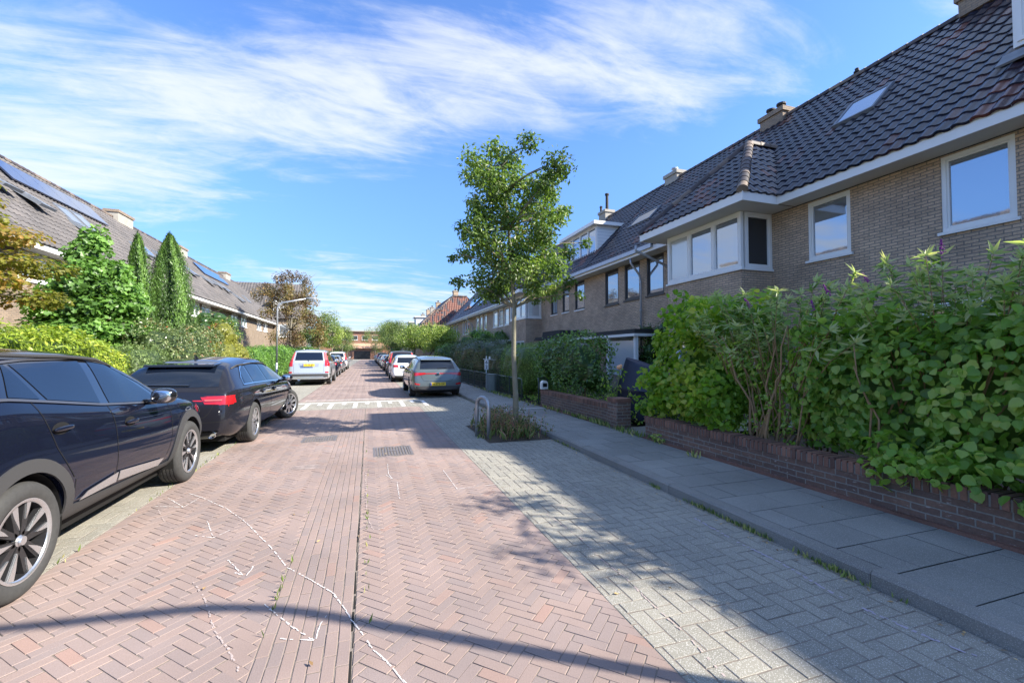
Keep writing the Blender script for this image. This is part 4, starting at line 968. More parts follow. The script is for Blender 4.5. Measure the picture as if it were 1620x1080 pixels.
def plate(parent, y, z, txt, x=0, tilt=0):
    mb = MB(); mb.box((x-.26, y-.008, z-.055), (x+.26, y+.01, z+.055)); p = mb.build('number_plate', M['plate'], parent)
    mb = MB(); mb.box((x-.258, y-.0095, z-.05), (x-.22, y-.0075, z+.05)); mb.build('plate_band', M['eublue'], p)
    text_mesh(txt, .098, M['platetext'], p, (x+.018, y-.010, z), (R(90), 0, 0), 'plate_number')
def car(name, label, group, sp, m, X, Y, rz=0, det=True):
    o = empty(name, (0, 0, 0), 0, label, 'car', group); body, bvh = make_body(sp, m, o)
    W, L, H, r = sp['W'], sp['L'], sp['H'], sp['r']
    rim = sp.get('rim', (5, 'plain')); tw = sp.get('tw', .225)
    for hy in sp['hubs']:
        for sx in (1, -1): wheel(o, sx*(W/2-tw/2-sp.get('inset', .035)), hy, r, tw, sx, rim, sp.get('steer', 0) if hy > L/2 else 0)
    for sx in (1, -1):
        f = lambda a, b, sx=sx: (sx*W/2, a, b); d = (-sx, 0, 0)
        # daylight opening with glass panes
        B, T = sp['dlo']; ov(bvh, 'window_surround', ruled(B, T, 40, 12, f), d, .003, M['gloss'], body)
        for B_, T_ in sp['panes']: ov(bvh, 'side_window', ruled(B_, T_, 16, 10, f), d, .0065, M['greenglass'] if (B_[0][0] > L*.45) else M['carglass'], body)
        if sp.get('trim'):
            ov(bvh, 'window_trim', band([B[0], *B[1:]], .016, 30, f), d, .010, sp['trim'], body)
            ov(bvh, 'window_trim', band(T, .014, 40, f), d, .010, sp['trim'], body)
        for ln in sp.get('gaps', ()): ov(bvh, 'panel_gap', band(ln, .007, 30, f), d, .0025, M['gap'], body)
        for (a, b) in sp.get('handles', ()):
            h, nn, _, _ = bvh.ray_cast(Vector((sx*3, a, b)), Vector((-sx, 0, 0)))
            if h:
                ov(bvh, 'handle_recess', [[(sx*W/2, a+.095*math.cos(t)*q_, b+.042*math.sin(t)*q_) for q_ in (.05, 1)] for t in np.linspace(0, 2*math.pi, 17)], d, .0025, M['gap'], body)
                hm = MB(); hm.ell((h.x+sx*.022, a, b), (.014, .105, .017), 14, 8, .7); hm.build('door_handle', m if not sp.get('chromehandle') else M['chrome'], body, smooth=True)
        # arches and sills
        cl = sp.get('clad')
        for hy in sp['hubs']:
            w_ = .085 if cl else .022; R0 = r+.05; R1 = R0+w_
            P = [[(sx*W/2, hy+rd*math.cos(t), r+rd*math.sin(t)) for rd in (R0, R0+w_*.5, R1)] for t in np.linspace(-.42, math.pi+.42, 36)]
            ov(bvh, 'wheel_arch_trim', P, d, .014 if cl else .005, M['plastic'] if cl else m, body, thick=.012 if cl else .004)
            lm = MB(); n_ = 24   # inner liner
            pr = [(hy+(r+.05)*math.cos(t), r+(r+.05)*math.sin(t)) for t in np.linspace(-.3, math.pi+.3, n_)]
            vs = [(sx*(W/2-.035), a, b) for a, b in pr]+[(sx*(W/2-.34), a, b) for a, b in pr]; lm.add(vs, [(i, i+1, n_+i+1, n_+i) for i in range(n_-1)]+[tuple(range(n_, 2*n_))]); lm.build('wheel_arch_liner', M['gap'], body)
        if cl:
            h0, h1 = sp['hubs']; zs0, zs1 = cl
            ov(bvh, 'sill_cladding', ruled([(h0+r+.13-.05, zs0), (h1-r-.13+.05, zs0)], [(h0+r+.10, zs1[0]), (h1-r-.10, zs1[1])], 20, 6, f), d, .013, M['plastic'], body, thick=.02)
        for st in sp.get('strips', ()): ov(bvh, 'door_strip', ruled(st[0], st[1], 12, 3, f), d, st[3] if len(st) > 3 else .018, st[2], body, thick=.006)
        mm = MB(); my, mz = sp['mirror']; mm.ell((sx*(W/2+.085), my, mz), (.105, .075, .075), 16, 10, .75, rot=Matrix.Rotation(sx*.2, 3, 'Z')); mm.tube([(sx*(W/2-.10), my+.02, mz-.06), (sx*(W/2+.02), my+.01, mz-.05)], .028, 8)
        mir = mm.build('mirror', sp.get('mirrormat', m), body, smooth=True)
        mg = MB(); mg.ell((sx*(W/2+.085), my-.062, mz), (.085, .014, .058), 16, 10, .75); mg.build('mirror_glass', M['chrome'], mir, smooth=True)
        if sp.get('rails'):
            a, b, zz, xx = sp['rails']; n_ = 8; pts = []
            for i in range(n_+1):
                y = a+(b-a)*i/n_; h, nn, _, _ = bvh.ray_cast(Vector((sx*xx, y, 3)), Vector((0, 0, -1))); pts.append((sx*xx, y, h.z+(zz if 0 < i < n_ else .0)))
            rm = MB(); rm.tube(pts, .014, 8); rm.build('roof_rail', sp.get('railm', M['plastic']), body, smooth=True)
        for nm, B_, T_, mm_, of in sp.get('side', ()): ov(bvh, nm, ruled(B_, T_, 14, 8, f), d, of, mm_, body)
    fr = lambda a, b: (a, 0, b); dr = (0, 1, 0)
    for nm, B_, T_, mm_, of in sp.get('rear', ()): ov(bvh, nm, ruled(B_, T_, 24, 10, fr), dr, of, mm_, body, thick=.012 if nm in ('tail_light', 'rear_diffuser', 'bumper', 'tailgate_badge') else 0)
    for nm, B_, T_, mm_, of in sp.get('front', ()): ov(bvh, nm, ruled(B_, T_, 16, 6, lambda a, b: (a, L, b)), (0, -1, 0), of, mm_, body, thick=.01)
    for ln in sp.get('rgaps', ()): ov(bvh, 'panel_gap', band(ln, .008, 30, fr), dr, .0025, M['gap'], body)
    # windscreen
    (ya, xa), (yb, xb) = sp['screen']; P = [[(x_*(xa+(xb-xa)*t), ya+(yb-ya)*t, lerpP(sp['top'], ya+(yb-ya)*t)) for t in np.linspace(0, 1, 8)] for x_ in np.linspace(-1, 1, 20)]
    ov(bvh, 'windscreen', P, (0, -.6, -1), .004, M['greenglass'], body)
    if 'wiper' in sp: (a, b, c, d_) = sp['wiper']; ov(bvh, 'rear_wiper', band([(a, b), (c, d_)], .016, 10, fr), dr, .02, M['gloss'], body, thick=.012)
    if 'spoiler' in sp:
        y0, y1, z, hw = sp['spoiler']; mb = MB(); mb.prism([(y0, z-.035), (y0+.02, z), (y1, z+.03), (y1, z-.0)], 'x', -hw, hw); mb.build('spoiler', sp.get('spm', m), body, bevel=.008)
    if 'plate' in sp: plate(body, *sp['plate'])
    if 'exh' in sp:
        for x_ in sp['exh']:
            mb = MB(); ez = sp.get('exz', .30); mb.lathe([(.052, -.01), (.058, -.02), (.058, .15), (.0, .15), (.0, .06), (.05, .06), (.05, -.01)], (x_, .03, ez), axis='y', n=20); mb.build('exhaust_pipe', M['chrome'], body, smooth=True)
    if 'badge' in sp:
        x_, y_, z_ = sp['badge']; mb = MB(); mb.box((x_-.05, y_-.012, z_-.04), (x_+.05, y_+.01, z_+.04)); mb.build('badge', M['chrome'], body, bevel=.008)
    if 'antenna' in sp:
        y_, z_ = sp['antenna']; mb = MB(); mb.prism([(y_-.05, z_-.02), (y_+.12, z_-.02), (y_-.03, z_+.06), (y_-.05, z_+.06)], 'x', -.012, .012); mb.build('antenna', M['gloss'], body)
    mb = MB(); mb.box((-W/2+.2, .25, .17), (W/2-.2, L-.25, .30)); mb.build('underbody', M['gap'], o)
    c_, s_ = math.cos(rz), math.sin(rz); o.location = (X, Y, 0); o.rotation_euler.z = rz
    return o

# --- near black SUV: rear hub at y=.86, front hub 3.50
suv = dict(W=1.80, L=4.35, H=1.53, r=.352, hubs=(.87, 3.51), inset=.0, tw=.235, rim=(5, 'turbine'), tumble=.20, bulge=.012,
    top=[(0, 1.06), (.10, 1.12), (.42, 1.46), (.9, 1.515), (1.7, 1.54), (2.25, 1.50), (2.62, 1.38), (3.18, 1.06), (3.6, 1.03), (4.0, .96), (4.25, .84), (4.35, .74)],
    belt=[(0, 1.14), (.8, 1.19), (1.2, 1.14), (1.8, 1.07), (2.6, 1.01), (3.2, .99), (3.7, .96), (4.35, .78)], plan=[(0, .84), (.2, .95), (.5, 1), (3.5, 1), (3.95, .96), (4.2, .86), (4.35, .70)], low=[(0, .34), (.4, .27), (3.9, .25), (4.35, .30)], ghmax=.42,
    dlo=([(.50, 1.235), (.85, 1.215), (1.15, 1.175), (1.8, 1.085), (2.4, 1.035), (2.95, 1.005)], [(.62, 1.35), (.85, 1.43), (1.25, 1.455), (1.9, 1.46), (2.3, 1.40), (2.70, 1.21), (2.95, 1.03)]),
    panes=[([(.55, 1.25), (.80, 1.235)], [(.68, 1.35), (.93, 1.42)]), ([(.86, 1.23), (1.13, 1.195)], [(1.0, 1.425), (1.03, 1.43)]), ([(1.20, 1.185), (1.80, 1.10)], [(1.08, 1.43), (1.86, 1.44)]), ([(1.93, 1.085), (2.75, 1.025)], [(1.98, 1.44), (2.18, 1.42), (2.42, 1.32), (2.74, 1.10)])],
    trim=mat('grey_window_trim', (.10, .10, .11), .35, .5), gaps=[[(1.02, 1.20), (1.06, 1.10), (1.16, .86), (1.33, .62)], [(1.88, 1.09), (1.91, .9), (1.91, .62), (1.88, .38)], [(2.98, 1.0), (3.0, .85), (2.98, .6), (2.90, .44)], [(1.35, .60), (1.35, .42)]],
    handles=[(1.22, .985), (2.15, .90)], clad=(.26, (.42, .35)), strips=[([(1.42, .43), (1.90, .435)], [(1.50, .475), (1.90, .512)], M['alloy']), ([(1.93, .437), (2.72, .375)], [(1.93, .515), (2.80, .43)], M['alloy'])],
    mirror=(2.52, 1.09), mirrormat=M['gloss'], rails=(.45, 2.35, .03, .62), screen=((3.14, .60), (2.42, .52)),
    side=[('headlight', [(3.98, .70), (4.2, .66)], [(3.9, .84), (4.16, .80)], M['clear'], .005)],
    rear=[('rear_window', [(-.58, 1.14), (.58, 1.14)], [(-.5, 1.40), (.5, 1.40)], M['carglass'], .004), ('tail_light', [(-.74, .92), (.74, .92)], [(-.74, 1.02), (.74, 1.02)], M['gloss'], .006), ('tail_light', [(.5, .93), (.75, .93)], [(.5, 1.01), (.75, 1.01)], M['red'], .02), ('tail_light', [(-.75, .93), (-.5, .93)], [(-.75, 1.01), (-.5, 1.01)], M['red'], .02)])
car('parked_suv', 'glossy black SUV with two tone alloy wheels, cut off by the left frame edge', 'cars parked on the left', suv, PM['black'], -2.90, 2.66)
# --- dark estate behind it
est = dict(W=1.82, L=4.9, H=1.45, r=.335, hubs=(1.12, 4.02), inset=.0, tw=.25, rim=(10, 'plain'), steer=R(-26), tumble=.25,
    top=[(0, .93), (.08, .98), (.62, 1.32), (.9, 1.385), (1.8, 1.44), (2.6, 1.425), (3.0, 1.36), (3.78, .99), (4.3, .88), (4.65, .78), (4.9, .66)],
    belt=[(0, .98), (1.0, .985), (2, .965), (3.0, .93), (3.7, .90), (4.3, .82), (4.9, .66)], plan=[(0, .84), (.12, .93), (.4, .985), (.9, 1), (4.0, 1), (4.5, .93), (4.75, .82), (4.9, .66)], low=[(0, .27), (.4, .2), (4.4, .18), (4.9, .22)], ghmax=.42, lean_r=.10,
    dlo=([(.72, 1.0), (1.2, .995), (2.1, .975), (3.0, .945), (3.55, .93)], [(.80, 1.10), (1.10, 1.27), (1.55, 1.335), (2.1, 1.345), (2.65, 1.31), (3.1, 1.17), (3.55, .95)]),
    panes=[([(.80, 1.015), (1.22, 1.01)], [(.98, 1.20), (1.32, 1.29)]), ([(1.30, 1.01), (2.12, .99)], [(1.42, 1.295), (2.10, 1.325)]), ([(2.20, .99), (3.25, .96)], [(2.20, 1.325), (2.62, 1.295), (2.9, 1.2), (3.22, 1.03)])],
    trim=M['chrome'], gaps=[[(1.28, .98), (1.35, .8), (1.50, .62), (1.52, .32)], [(2.16, .96), (2.20, .6), (2.18, .3)], [(3.35, .92), (3.35, .6), (3.30, .3)], [(.60, .95), (.58, .85), (.3, .84)]], handles=[(1.62, .83), (2.45, .81)], chromehandle=False,
    mirror=(3.08, .99), mirrormat=M['gloss'], rails=(.75, 2.9, .03, .62), screen=((3.72, .62), (2.85, .52)), spoiler=(.47, .85, 1.335, .47), spm=M['gloss'], antenna=(1.1, 1.42),
    rear=[('rear_window', [(-.63, 1.0), (.63, 1.0)], [(-.56, 1.31), (.56, 1.31)], M['carglass'], .004),
          ('tail_light', [(-.83, .74), (-.50, .755)], [(-.83, .872), (-.44, .86)], M['red'], .008), ('tail_light', [(.50, .755), (.83, .74)], [(.44, .86), (.83, .872)], M['red'], .008),
          ('tail_light_strip', [(.50, .80), (.72, .80)], [(.50, .822), (.72, .822)], M['redlit'], .022), ('tail_light_strip', [(-.72, .80), (-.50, .80)], [(-.72, .822), (-.50, .822)], M['redlit'], .022),
          ('rear_diffuser', [(-.62, .27), (.62, .27)], [(-.70, .37), (.70, .37)], M['chrome'], .006), ('bumper_insert', [(-.55, .255), (.55, .255)], [(-.62, .345), (.62, .345)], M['gloss'], .02)],
    side=[('tail_light', [(.02, .735), (.26, .76)], [(.02, .875), (.24, .86)], M['red'], .006)],
    rgaps=[[(-.62, .98), (-.60, .70), (-.52, .56), (.52, .56), (.60, .70), (.62, .98)], [(-.8, .49), (.8, .49)]], wiper=(-.35, 1.035, .25, 1.02), exh=(-.60, .60), exz=.31, plate=(-.02, .63, 'J-508-XR'))
car('parked_estate_car', 'anthracite estate car with front wheel turned out, between the black and silver SUVs', 'cars parked on the left', est, PM['darkgrey'], -2.80, 7.55, R(-2.2))
# --- silver SUV
xc = dict(W=1.88, L=4.8, H=1.74, r=.36, hubs=(.98, 3.84), inset=.0, rim=(5, 'plain'), tumble=.20,
    top=[(0, 1.10), (.08, 1.14), (.36, 1.62), (.6, 1.69), (1.6, 1.73), (2.6, 1.70), (3.0, 1.6), (3.6, 1.16), (4.3, 1.06), (4.65, .92), (4.8, .8)],
    belt=[(0, 1.12), (1.5, 1.11), (3.0, 1.08), (3.6, 1.05), (4.3, .98), (4.8, .8)], plan=[(0, .90), (.12, .97), (.4, 1), (4.1, 1), (4.5, .93), (4.8, .75)], low=[(0, .30), (.4, .26), (4.4, .26), (4.8, .3)], ghmax=.6,
    dlo=([(.45, 1.15), (1.5, 1.14), (2.9, 1.10), (3.4, 1.08)], [(.62, 1.55), (1.2, 1.60), (2.4, 1.60), (2.85, 1.5), (3.4, 1.1)]),
    panes=[([(.5, 1.17), (1.25, 1.16)], [(.66, 1.54), (1.3, 1.57)]), ([(1.35, 1.16), (2.1, 1.15)], [(1.37, 1.57), (2.1, 1.57)]), ([(2.2, 1.15), (3.2, 1.11)], [(2.2, 1.57), (2.45, 1.56), (2.8, 1.44), (3.15, 1.2)])], clad=(.26, (.40, .40)),
    gaps=[[(1.3, 1.12), (1.35, .8), (1.5, .5)], [(2.15, 1.12), (2.15, .4)]], handles=[(1.55, .98), (2.4, .97)], mirror=(3.0, 1.16), rails=(.55, 2.8, .05, .66), railm=M['alloy'], screen=((3.55, .66), (2.9, .56)),
    rear=[('rear_window', [(-.62, 1.20), (.62, 1.20)], [(-.56, 1.58), (.56, 1.58)], M['carglass'], .004),
          ('tail_light', [(-.90, .92), (-.70, .92)], [(-.88, 1.22), (-.70, 1.22)], M['red'], .01), ('tail_light', [(.70, .92), (.90, .92)], [(.70, 1.22), (.88, 1.22)], M['red'], .01),
          ('tail_light', [(-.84, 1.22), (-.69, 1.22)], [(-.70, 1.60), (-.61, 1.60)], M['redlit'], .01), ('tail_light', [(.69, 1.22), (.84, 1.22)], [(.61, 1.60), (.70, 1.60)], M['redlit'], .01),
          ('tail_light', [(.72, .60), (.86, .60)], [(.72, .67), (.86, .67)], M['red'], .012), ('tail_light', [(-.86, .60), (-.72, .60)], [(-.86, .67), (-.72, .67)], M['red'], .012),
          ('bumper', [(-.92, .40), (.92, .40)], [(-.92, .56), (.92, .56)], M['plastic'], .02), ('bumper', [(-.66, .33), (.66, .33)], [(-.66, .44), (.66, .44)], M['alloy'], .035),
          ('plate_recess', [(-.42, .90), (.42, .90)], [(-.45, 1.05), (.45, 1.05)], M['zinc'], .004)],
    rgaps=[[(-.66, 1.18), (-.66, .60), (.66, .60), (.66, 1.18)]], plate=(.0, .98, '71-TL-JP'), exh=(-.42,), exz=.29, wiper=(-.05, 1.20, .0, 1.14))
xs = car('parked_suv', 'silver SUV with tall tail lights and black bumper, parked facing away past the dark estate', 'cars parked on the left', xc, PM['silver'], -2.70, 22.75)
# --- grey estate on the right
le = dict(W=1.80, L=4.64, H=1.44, r=.325, hubs=(.98, 3.66), inset=.01, rim=(5, 'double'), tumble=.22,
    top=[(0, .93), (.08, .97), (.55, 1.33), (.85, 1.39), (1.7, 1.435), (2.4, 1.42), (2.85, 1.34), (3.55, 1.0), (4.1, .9), (4.45, .78), (4.64, .66)],
    belt=[(0, .97), (1.0, .97), (2, .95), (3.0, .92), (3.5, .90), (4.2, .82), (4.64, .66)], plan=[(0, .86), (.12, .95), (.4, 1), (4.0, 1), (4.35, .92), (4.64, .68)], low=[(0, .28), (.4, .2), (4.3, .18), (4.64, .24)], ghmax=.42,
    dlo=([(.62, 1.02), (1.2, 1.0), (2.0, .975), (2.9, .945), (3.35, .93)], [(.75, 1.12), (1.05, 1.26), (1.5, 1.325), (2.0, 1.335), (2.5, 1.30), (2.95, 1.16), (3.35, .95)]),
    panes=[([(.72, 1.03), (1.1, 1.015)], [(.88, 1.16), (1.2, 1.26)]), ([(1.18, 1.015), (1.95, .99)], [(1.28, 1.27), (1.96, 1.31)]), ([(2.05, .99), (3.05, .96)], [(2.05, 1.31), (2.45, 1.29), (2.75, 1.19), (3.02, 1.04)])],
    gaps=[[(1.14, .98), (1.2, .8), (1.35, .6), (1.36, .3)], [(2.0, .95), (2.02, .3)], [(3.15, .9), (3.15, .3)]], handles=[(1.45, .83), (2.25, .81)], mirror=(2.95, .98), mirrormat=M['gloss'], rails=(.65, 2.6, .03, .60), screen=((3.48, .60), (2.7, .50)), antenna=(1.0, 1.41), spoiler=(.38, .75, 1.325, .55),
    rear=[('rear_window', [(-.60, .985), (.60, .985)], [(-.54, 1.29), (.54, 1.29)], M['carglass'], .004), ('tail_light_strip', [(-.55, .82), (.55, .82)], [(-.55, .85), (.55, .85)], M['red'], .006),
          ('tail_light', [(-.80, .755), (-.42, .81)], [(-.80, .87), (-.42, .865)], M['red'], .008), ('tail_light', [(.42, .81), (.80, .755)], [(.42, .865), (.80, .87)], M['red'], .008),
          ('reflector', [(-.78, .47), (-.62, .45)], [(-.78, .53), (-.60, .49)], M['red'], .008), ('reflector', [(.62, .45), (.78, .47)], [(.60, .49), (.78, .53)], M['red'], .008),
          ('rear_diffuser', [(-.76, .27), (.76, .27)], [(-.80, .41), (.80, .41)], M['plastic'], .008)],
    rgaps=[[(-.58, .95), (-.56, .72), (-.48, .58), (.48, .58), (.56, .72), (.58, .95)]], wiper=(.0, 1.0, .32, 1.02), plate=(-.02, .48, 'N-372-GK'), badge=(0, .03, .815))
gl = car('parked_estate_car', 'metallic grey estate car with full width red light bar, nearest on the right', 'cars parked on the right', le, PM['greygreen'], 2.27, 15.0)
# --- further cars: two body shapes, copied with all their parts
hb = dict(le); hb.update(L=4.3, top=[(0, .9), (.08, .95), (.42, 1.36), (.75, 1.43), (1.6, 1.47), (2.2, 1.45), (2.65, 1.36), (3.3, 1.02), (3.8, .93), (4.15, .80), (4.3, .66)], hubs=(.82, 3.42), plan=[(0, .86), (.12, .95), (.4, 1), (3.7, 1), (4.05, .92), (4.3, .68)], belt=[(0, .97), (1.0, .97), (2, .95), (3.2, .92), (3.8, .84), (4.3, .66)],
    dlo=([(.55, 1.03), (1.2, 1.0), (2.0, .975), (2.8, .945), (3.1, .93)], [(.65, 1.12), (.95, 1.3), (1.5, 1.36), (2.0, 1.37), (2.4, 1.31), (2.75, 1.16), (3.1, .95)]),
    panes=[([(.62, 1.04), (.9, 1.02)], [(.78, 1.18), (1.0, 1.28)]), ([(1.0, 1.02), (1.75, .99)], [(1.1, 1.3), (1.76, 1.34)]), ([(1.85, .99), (2.85, .96)], [(1.85, 1.34), (2.25, 1.31), (2.5, 1.2), (2.82, 1.04)])],
    low=[(0, .28), (.4, .2), (3.9, .18), (4.3, .24)], mirror=(2.7, .99), screen=((3.25, .60), (2.5, .50)), rails=None, gaps=[[(1.8, .95), (1.82, .3)]], handles=[(1.25, .83), (2.0, .81)], antenna=None and 0)
hb.pop('rails'); hb.pop('antenna'); hb.pop('badge'); hb.pop('spoiler')
hb['rear'] = [('rear_window', [(-.60, 1.02), (.60, 1.02)], [(-.54, 1.32), (.54, 1.32)], M['carglass'], .004), ('tail_light', [(-.80, .80), (-.52, .80)], [(-.80, .93), (-.56, .93)], M['red'], .008), ('tail_light', [(.52, .80), (.80, .80)], [(.56, .93), (.80, .93)], M['red'], .008), ('rear_diffuser', [(-.7, .27), (.7, .27)], [(-.74, .36), (.74, .36)], M['plastic'], .008)]
hb['plate'] = (-.02, .60, '8-SKD-29')
P1 = car('parked_car', 'white hatchback parked directly behind the grey estate on the right', 'cars parked on the right', hb, PM['white'], 2.05, 23.9)
xh = dict(xc); xh['plate'] = (0, .98, 'GV-184-B')
def recopy(src, name, label, group, paint_, X, Y, old):
    c = copy_tree(src); c.name = name; c.location = (X, Y, 0); c['label'] = label; c['group'] = group
    def rec(o):
        for ch in o.children:
            if ch.type == 'MESH' and ch.data.materials and ch.data.materials[0] == old:
                for sl_ in ch.material_slots: sl_.link = 'OBJECT'; sl_.material = paint_
            rec(ch)
    rec(c); return c
GR_, GL_ = 'cars parked on the right', 'cars parked on the left'
recopy(xs, 'parked_suv', 'dark brown SUV with silver roof rails, third car of the right hand row', GR_, PM['brown'], 2.15, 30.0, PM['silver'])
recopy(gl, 'parked_estate_car', 'dark estate car beyond the brown SUV, fourth in the right row', GR_, PM['darkgrey'], 2.15, 39.5, PM['greygreen'])
recopy(P1, 'parked_car', 'silver hatchback, fifth car in the right row', GR_, PM['silver'], 2.1, 46.2, PM['white'])
recopy(gl, 'parked_estate_car', 'white estate car, sixth car in the right row', GR_, PM['white'], 2.15, 52.8, PM['greygreen'])
recopy(P1, 'parked_car', 'navy hatchback, seventh car in the right row', GR_, PM['navy'], 2.1, 59.4, PM['white'])
recopy(gl, 'parked_estate_car', 'pale grey estate car, eighth car in the right row', GR_, PM['silver'], 2.15, 66, PM['greygreen'])
recopy(xs, 'parked_suv', 'small dark SUV, ninth car in the right row', GR_, PM['brown'], 2.1, 72.5, PM['silver'])
recopy(P1, 'parked_car', 'black hatchback, tenth car in the right row', GR_, PM['black'], 2.1, 79.5, PM['white'])
recopy(P1, 'parked_car', 'distant mid grey hatchback, next to last car in the right row', GR_, PM['mid'], 2.1, 86.5, PM['white'])
recopy(gl, 'parked_estate_car', 'farthest pale car at the end of the right row', GR_, PM['silver'], 2.1, 94, PM['greygreen'])
recopy(P1, 'parked_car', 'black hatchback half hidden behind the silver SUV on the left', GL_, PM['black'], -2.78, 30.4, PM['white'])
recopy(gl, 'parked_estate_car', 'mid grey estate car, second behind the silver SUV on the left', GL_, PM['mid'], -2.8, 36.9, PM['greygreen'])
recopy(xs, 'parked_suv', 'tall white SUV, farthest car visible in the left row', GL_, PM['white'], -2.85, 44.5, PM['silver'])
# ------------------------------------------------------------------ plants
def g(a, b, c): return (a, b, c)
ML = dict(
 street=leafmat('leaf_street_tree', [(0, (.05, .085, .022)), (.5, (.10, .165, .035)), (.85, (.16, .22, .055)), (1, (.24, .18, .08))], .42),
 lime=leafmat('leaf_lime', [(0, (.10, .20, .022)), (.5, (.19, .33, .04)), (1, (.32, .45, .08))], .58),
 broad=leafmat('leaf_broad', [(0, (.08, .17, .028)), (.5, (.17, .31, .052)), (1, (.28, .42, .095))], .5),
 budd=leafmat('leaf_butterfly_bush', [(0, (.10, .18, .05)), (.5, (.19, .30, .08)), (1, (.34, .43, .19))], .45),
 hedgeY=leafmat('leaf_yellow_cypress', [(0, (.10, .17, .02)), (.5, (.26, .36, .035)), (1, (.42, .48, .07))], .35, k=1.1),
 cypress=leafmat('leaf_cypress', [(0, (.04, .09, .022)), (.5, (.09, .18, .035)), (1, (.15, .26, .055))], .25, k=1.05),
 green=leafmat('leaf_green_tree', [(0, (.06, .14, .03)), (.5, (.14, .28, .055)), (1, (.24, .39, .10))], .42, k=1.15),
 maple=leafmat('leaf_copper_maple', [(0, (.17, .16, .03)), (.55, (.27, .28, .05)), (.85, (.27, .17, .05)), (1, (.42, .25, .08))], .5, k=1.05),
 photinia=leafmat('leaf_photinia', [(0, (.035, .06, .02)), (.6, (.09, .13, .045)), (.85, (.20, .22, .11)), (1, (.30, .045, .03))], .25, .3),
 yellow=leafmat('leaf_gold', [(0, (.20, .22, .03)), (.5, (.38, .38, .06)), (1, (.50, .48, .14))], .35, k=1.0),
 dark=leafmat('leaf_dark_hedge', [(0, (.022, .04, .014)), (.5, (.045, .08, .022)), (1, (.085, .125, .035))], .2),
 laurel=leafmat('leaf_laurel', [(0, (.04, .09, .022)), (.5, (.09, .18, .04)), (1, (.16, .26, .06))], .3, .25, .6, k=1.25),
 thuja=leafmat('leaf_thuja', [(0, (.05, .10, .015)), (.5, (.12, .20, .025)), (1, (.22, .32, .05))], .3),
 beech=leafmat('leaf_copper_beech', [(0, (.06, .035, .022)), (.4, (.12, .07, .035)), (.7, (.13, .12, .04)), (1, (.24, .14, .06))], .35),
 tree2=leafmat('leaf_light_tree', [(0, (.07, .11, .025)), (.5, (.17, .24, .05)), (1, (.28, .34, .09))], .4),
 tree3=leafmat('leaf_avenue_tree', [(0, (.05, .085, .025)), (.5, (.11, .16, .045)), (1, (.2, .24, .08))], .4),
 olive=leafmat('leaf_box', [(0, (.05, .08, .025)), (.5, (.10, .15, .045)), (1, (.17, .22, .08))], .25),
 weed=leafmat('leaf_weed', [(0, (.06, .09, .025)), (.5, (.11, .15, .045)), (.85, (.2, .2, .08)), (1, (.28, .13, .11))], .35),
 grass=leafmat('leaf_grass', [(0, (.08, .13, .03)), (.6, (.15, .21, .05)), (1, (.32, .28, .12))], .3),
 litter=leafmat('leaf_litter', [(0, (.16, .09, .04)), (1, (.34, .22, .10))], .1))
M['bark'] = mat('bark_grey', (.20, .18, .14), .9, noise=.35, nscale=18, bump=.8, bscale=35)
M['barkg'] = mat('bark_street_tree', (.21, .195, .135), .85, noise=.35, nscale=16, bump=.6, bscale=40)
M['stem'] = mat('woody_stem', (.30, .19, .10), .85, noise=.35, nscale=20, bump=.6, bscale=60)
def plant(name, label, cat, loc=(0, 0, 0), group=None): return empty(name, loc, 0, label, cat, group)
def sprigs(mb, pts, n, h, spread, r=.006, base=None):
    for _ in range(n):
        p = Vector(random.choice(pts)) + Vector((random.uniform(-.1, .1), random.uniform(-.1, .1), 0)); e = p+Vector((random.uniform(-1, 1)*spread, random.uniform(-1, 1)*spread, h*random.uniform(.6, 1))); limb(mb, p, e, r, r*.35, 4, .07, 5)
# street tree, crown measured against the photograph then given its depth
cr = [(370,120,60),(560,110,60),(440,200,90),(300,240,70),(215,300,50),(340,330,70),(470,330,90),(600,340,85),(690,310,50),(690,400,50),(260,450,60),(380,440,80),(540,430,90),(650,460,50),(300,540,80),(450,560,90),(620,560,80),(760,510,50),(720,595,50),(210,640,65),(340,650,80),(500,660,90),(640,690,70),(185,765,50),(130,800,26),(360,780,90),(500,780,95),(660,780,80),(800,735,50),(900,690,32),(150,930,42),(275,920,65),(420,900,95),(560,900,90),(700,890,75),(790,940,45),(370,1010,60),(700,1000,60),(600,990,60),(850,1030,26)]
lobes = []
for cx, cy, r in cr:
    a = (cx/3.857+690-815)/86*1.07; h = 1.5+(560-(cy/3.857+200))/86; r_ = r/3.857/86*1.05; b = random.uniform(-1, 1)*max(0, (.62 if cy > 350 else .3)-abs(a)*.3)
    lobes.append((a*.95+b*.31, -a*.31+b*.95, h, r_*1.2, r_*1.2, r_*1.0, 420*(r_/.24)**2))
for k in range(22):
    a = random.uniform(-.75, .75); lobes.append((a*.95+.31*(-.6 if k % 2 else .6), -a*.31+(-.75 if k % 2 else .75), random.uniform(2.7, 4.8), .28, .28, .25, 260))
st = tree('street_tree', (2.56, 7.62, 0), 'young street tree with a slim pale trunk and open green crown at the kerb', 'tree', ML['street'], M['barkg'],
    [(0, 0, -.02), (.02, .0, .7), (-.02, .01, 1.5), (-.01, 0, 2.35), (-.05, .02, 3.0), (-.12, 0, 3.8), (-.2, 0, 4.5), (-.25, 0, 4.95)], lobes, .074, T_OVAL, tr=.055, clump=.8, shell=.1, up=.4, jit=.7, droop=.5)
